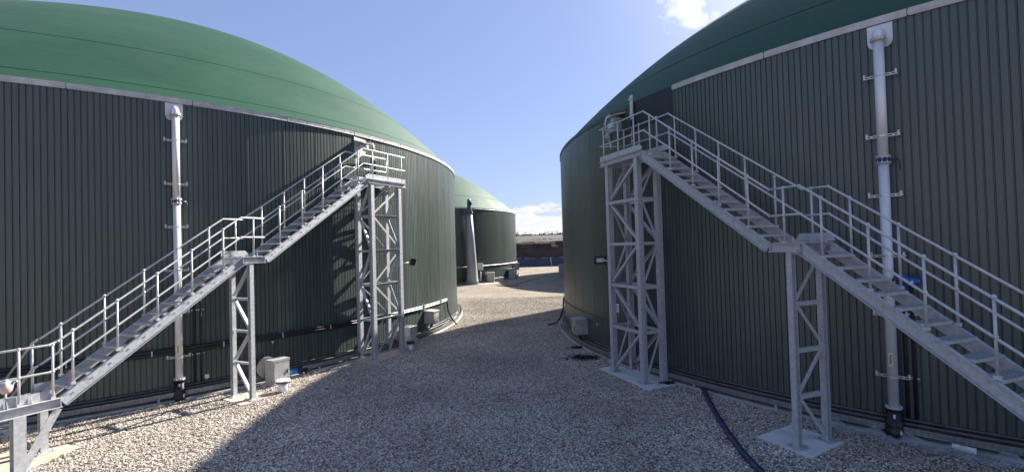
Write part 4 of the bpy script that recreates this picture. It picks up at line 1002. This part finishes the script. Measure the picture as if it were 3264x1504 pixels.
# ------------------------------------------------------------------ far things
def column():
    root = empty('tapered_column', (-4.12, 49.55, 0), label='tall tapered grey column with dark head before the far tank', cat='column'); g = MB()
    g.tube([(-0.0, 0, 0.0), (0, 0, 0.25), (0, 0, 2.0), (-0.06, 0, 4.5), (-0.12, 0, 7.15)], [0.66, 0.60, 0.50, 0.40, 0.29], 28); g.build('shaft', M_CONE, root)
    g = MB()
    for i in range(18):
        a = 2 * PI * i / 18; n = Vector((math.cos(a), math.sin(a), 0)); g.prism([n * 0.58 + Vector((0, 0, 0.03)), n * 0.74 + Vector((0, 0, 0.03)), n * 0.57 + Vector((0, 0, 0.45))], (0, 0, 0), Vector((-n.y, n.x, 0)) * 0.03)
    g.tube([(0, 0, 0.0), (0, 0, 0.035)], 0.78, 28); g.build('base_ring', M_CONE, root)
    g = MB(); g.tube([(-0.12, 0, 7.13), (-0.12, 0, 7.22)], 0.36, 20); 
    for i in range(10): a = 2 * PI * i / 10; g.tube([(-0.12 + 0.32 * math.cos(a), 0.32 * math.sin(a), 7.02), (-0.12 + 0.32 * math.cos(a), 0.32 * math.sin(a), 7.27)], 0.03, 6)
    g.build('flange', M_CONDUIT, root)
    g = MB(); c = Vector((-0.12, 0, 7.22)); vs = [c + Vector((a * w, b * w, z)) for z, w in ((0, 0.33), (0.55, 0.19), (0.95, 0.17)) for a, b in ((-1, -1), (1, -1), (1, 1), (-1, 1))]
    g.add(vs, [(k * 4 + i, k * 4 + (i + 1) % 4, k * 4 + 4 + (i + 1) % 4, k * 4 + 4 + i) for k in range(2) for i in range(4)] + [(8, 9, 10, 11)]); g.build('head', M_CONDUIT, root)
    g = MB(); g.box((-0.05, -0.05, 8.1), (0.42, 0.3, 0.3)); g.build('gear_box', M_BLACK, root)
    g = MB(); g.tube([(-0.12, -0.02, 8.2), (-0.12, -0.02, 8.58)], [0.2, 0.17], 14); g.build('motor', M_BLUE, root)
column()
def far_box(c, w, d, h, label, pipe=True, name='valve_cabinet', post=0):
    root = empty(name, (c[0], c[1], 0), label=label, cat='cabinet', group='small cabinets round the far tanks'); g = MB(); g.box((0, 0, post + h / 2), (w, d, h)); g.build('cover', M_GREYBOX, root)
    g = MB(); g.box((0, 0, post + h + 0.02), (w + 0.08, d + 0.08, 0.04)); g.build('lid', M_TRIM, root)
    if pipe: g = MB(); g.tube([(-w / 2 - 0.3, 0.4, h * 0.3), (-w / 2 - 0.3, 0.3, h * 0.8), (-w / 2 - 0.1, 0.1, h * 0.9), (0, 0, h * 0.9)], 0.14, 10); g.build('elbow', M_PIPE, root)
    if post: g = MB(); g.tube([(0, 0, 0), (0, 0, post)], 0.06, 8); g.build('post', M_GALV, root)
far_box((-2.35, 51.9), 0.75, 0.6, 1.0, 'far grey cabinet with elbow pipe right of the tapered column')
far_box((-3.35, 50.9), 0.5, 0.35, 0.65, 'far grey box on a post beside the tapered column', False, 'post_box', 1.35)
far_box((-0.15, 56.2), 0.7, 0.6, 1.15, 'far upright cabinet at the right foot of the far tank')
far_box((0.35, 58.4), 0.8, 0.6, 0.75, 'raised grey box at the right edge of the far tank', False, 'post_box', 0.9)
far_box((6.05, 60.2), 0.9, 0.7, 0.9, 'grey box just peeping past the edge of the shaded tank', False, 'post_box', 0.35)
far_box((-1.35, 53.2), 0.6, 0.4, 0.35, 'low grey box on the footing of the far tank', False)

def liner():
    nx = 200; g = MB(); vs = []; prof = [(85.55, 0.02), (85.7, 0.10), (85.95, 0.45), (86.1, 0.9), (86.2, 1.3), (86.35, 1.42), (86.7, 1.46)]
    for i in range(nx + 1):
        x = -60 + 130 * i / nx
        for j, (y, z) in enumerate(prof):
            d = mnoise.fractal(Vector((x * 0.5, z * 1.3, 7)), 1.0, 2.0, 3); vs.append((x, y - 0.12 * d - 0.05, max(0.012, z + 0.05 * d)))
    k = len(prof); g.add(vs, [(i * k + j, (i + 1) * k + j, (i + 1) * k + j + 1, i * k + j + 1) for i in range(nx) for j in range(k - 1)], True)
    root = empty('liner_sheet', (0, 0, 0), label='dark blue liner sheet along the foot of the brown earth bank', cat='liner sheet'); g.build('sheet', M_LINER, root)
    g = MB(); g.bar((6.75, 85.35, 0.1), (6.62, 86.0, 1.5), 0.09, 0.02, (0, -1, 0)); g.build('joint_strip', M_WHITE, root)
    r = random.Random(3)
    g = MB()
    for i in range(60):
        x = -40 + 90 * i / 60 + r.uniform(-.5, .5); g.bar((x, 86.4 + r.uniform(-.1, .1), 1.5), (x + r.uniform(0.5, 1.3), 86.5, 1.5 + r.uniform(-.06, .1)), 0.12, 0.06)
    g.build('edge_batten', M_PADC, root)
liner()

def tree(x, y, h, seed, label):
    r = random.Random(seed); root = empty('bare_tree', (x, y, TERR(x, y) - 0.2), label=label, cat='tree', group='bare trees along the far skyline')
    g = MB(); g.tube([(0, 0, 0), (0.1 * h * 0.1, 0, h * 0.25), (0, 0, h * 0.45)], [h * 0.035, h * 0.028, h * 0.02], 6); g.build('trunk', M_BARK, root)
    g = MB()
    def br(p, d, l, w, k):
        q = p + d * l; g.tube([p, p + d * l * 0.5 + Vector((r.uniform(-.05, .05), r.uniform(-.05, .05), 0)) * l, q], [w, w * 0.8, w * 0.55], 4, cap=False)
        if k == 0: return
        for _ in range(3):
            br(p + d * l * r.uniform(0.55, 1.0), (d + Vector((r.uniform(-.8, .8), r.uniform(-.8, .8), r.uniform(-.1, .5)))).normalized(), l * r.uniform(0.55, 0.75), w * 0.6, k - 1)
    for _ in range(5): br(Vector((0, 0, h * r.uniform(0.25, 0.45))), Vector((r.uniform(-.7, .7), r.uniform(-.7, .7), 0.8)).normalized(), h * 0.28, h * 0.016, 3)
    g.build('crown', M_BARK, root)
tree(0.9, 131, 3.0, 1, 'largest bare tree, right at the edge of the far tank')
for i, (s, h, lab) in enumerate(((0.0265, 4.2, 'small bare tree just right of the largest one on the skyline'), (0.0560, 3.2, 'tiny skyline tree, leftmost of the sparse row'), (0.0675, 3.8, 'tiny skyline tree, second of the sparse row'), (0.0735, 4.2, 'tiny skyline tree, third of the sparse row'), (0.0810, 4.0, 'tiny skyline tree, fourth of the sparse row'), (0.0915, 4.6, 'tiny skyline tree, rightmost of the sparse row'))):
    tree(s * 466, 466, h, 20 + i, lab)
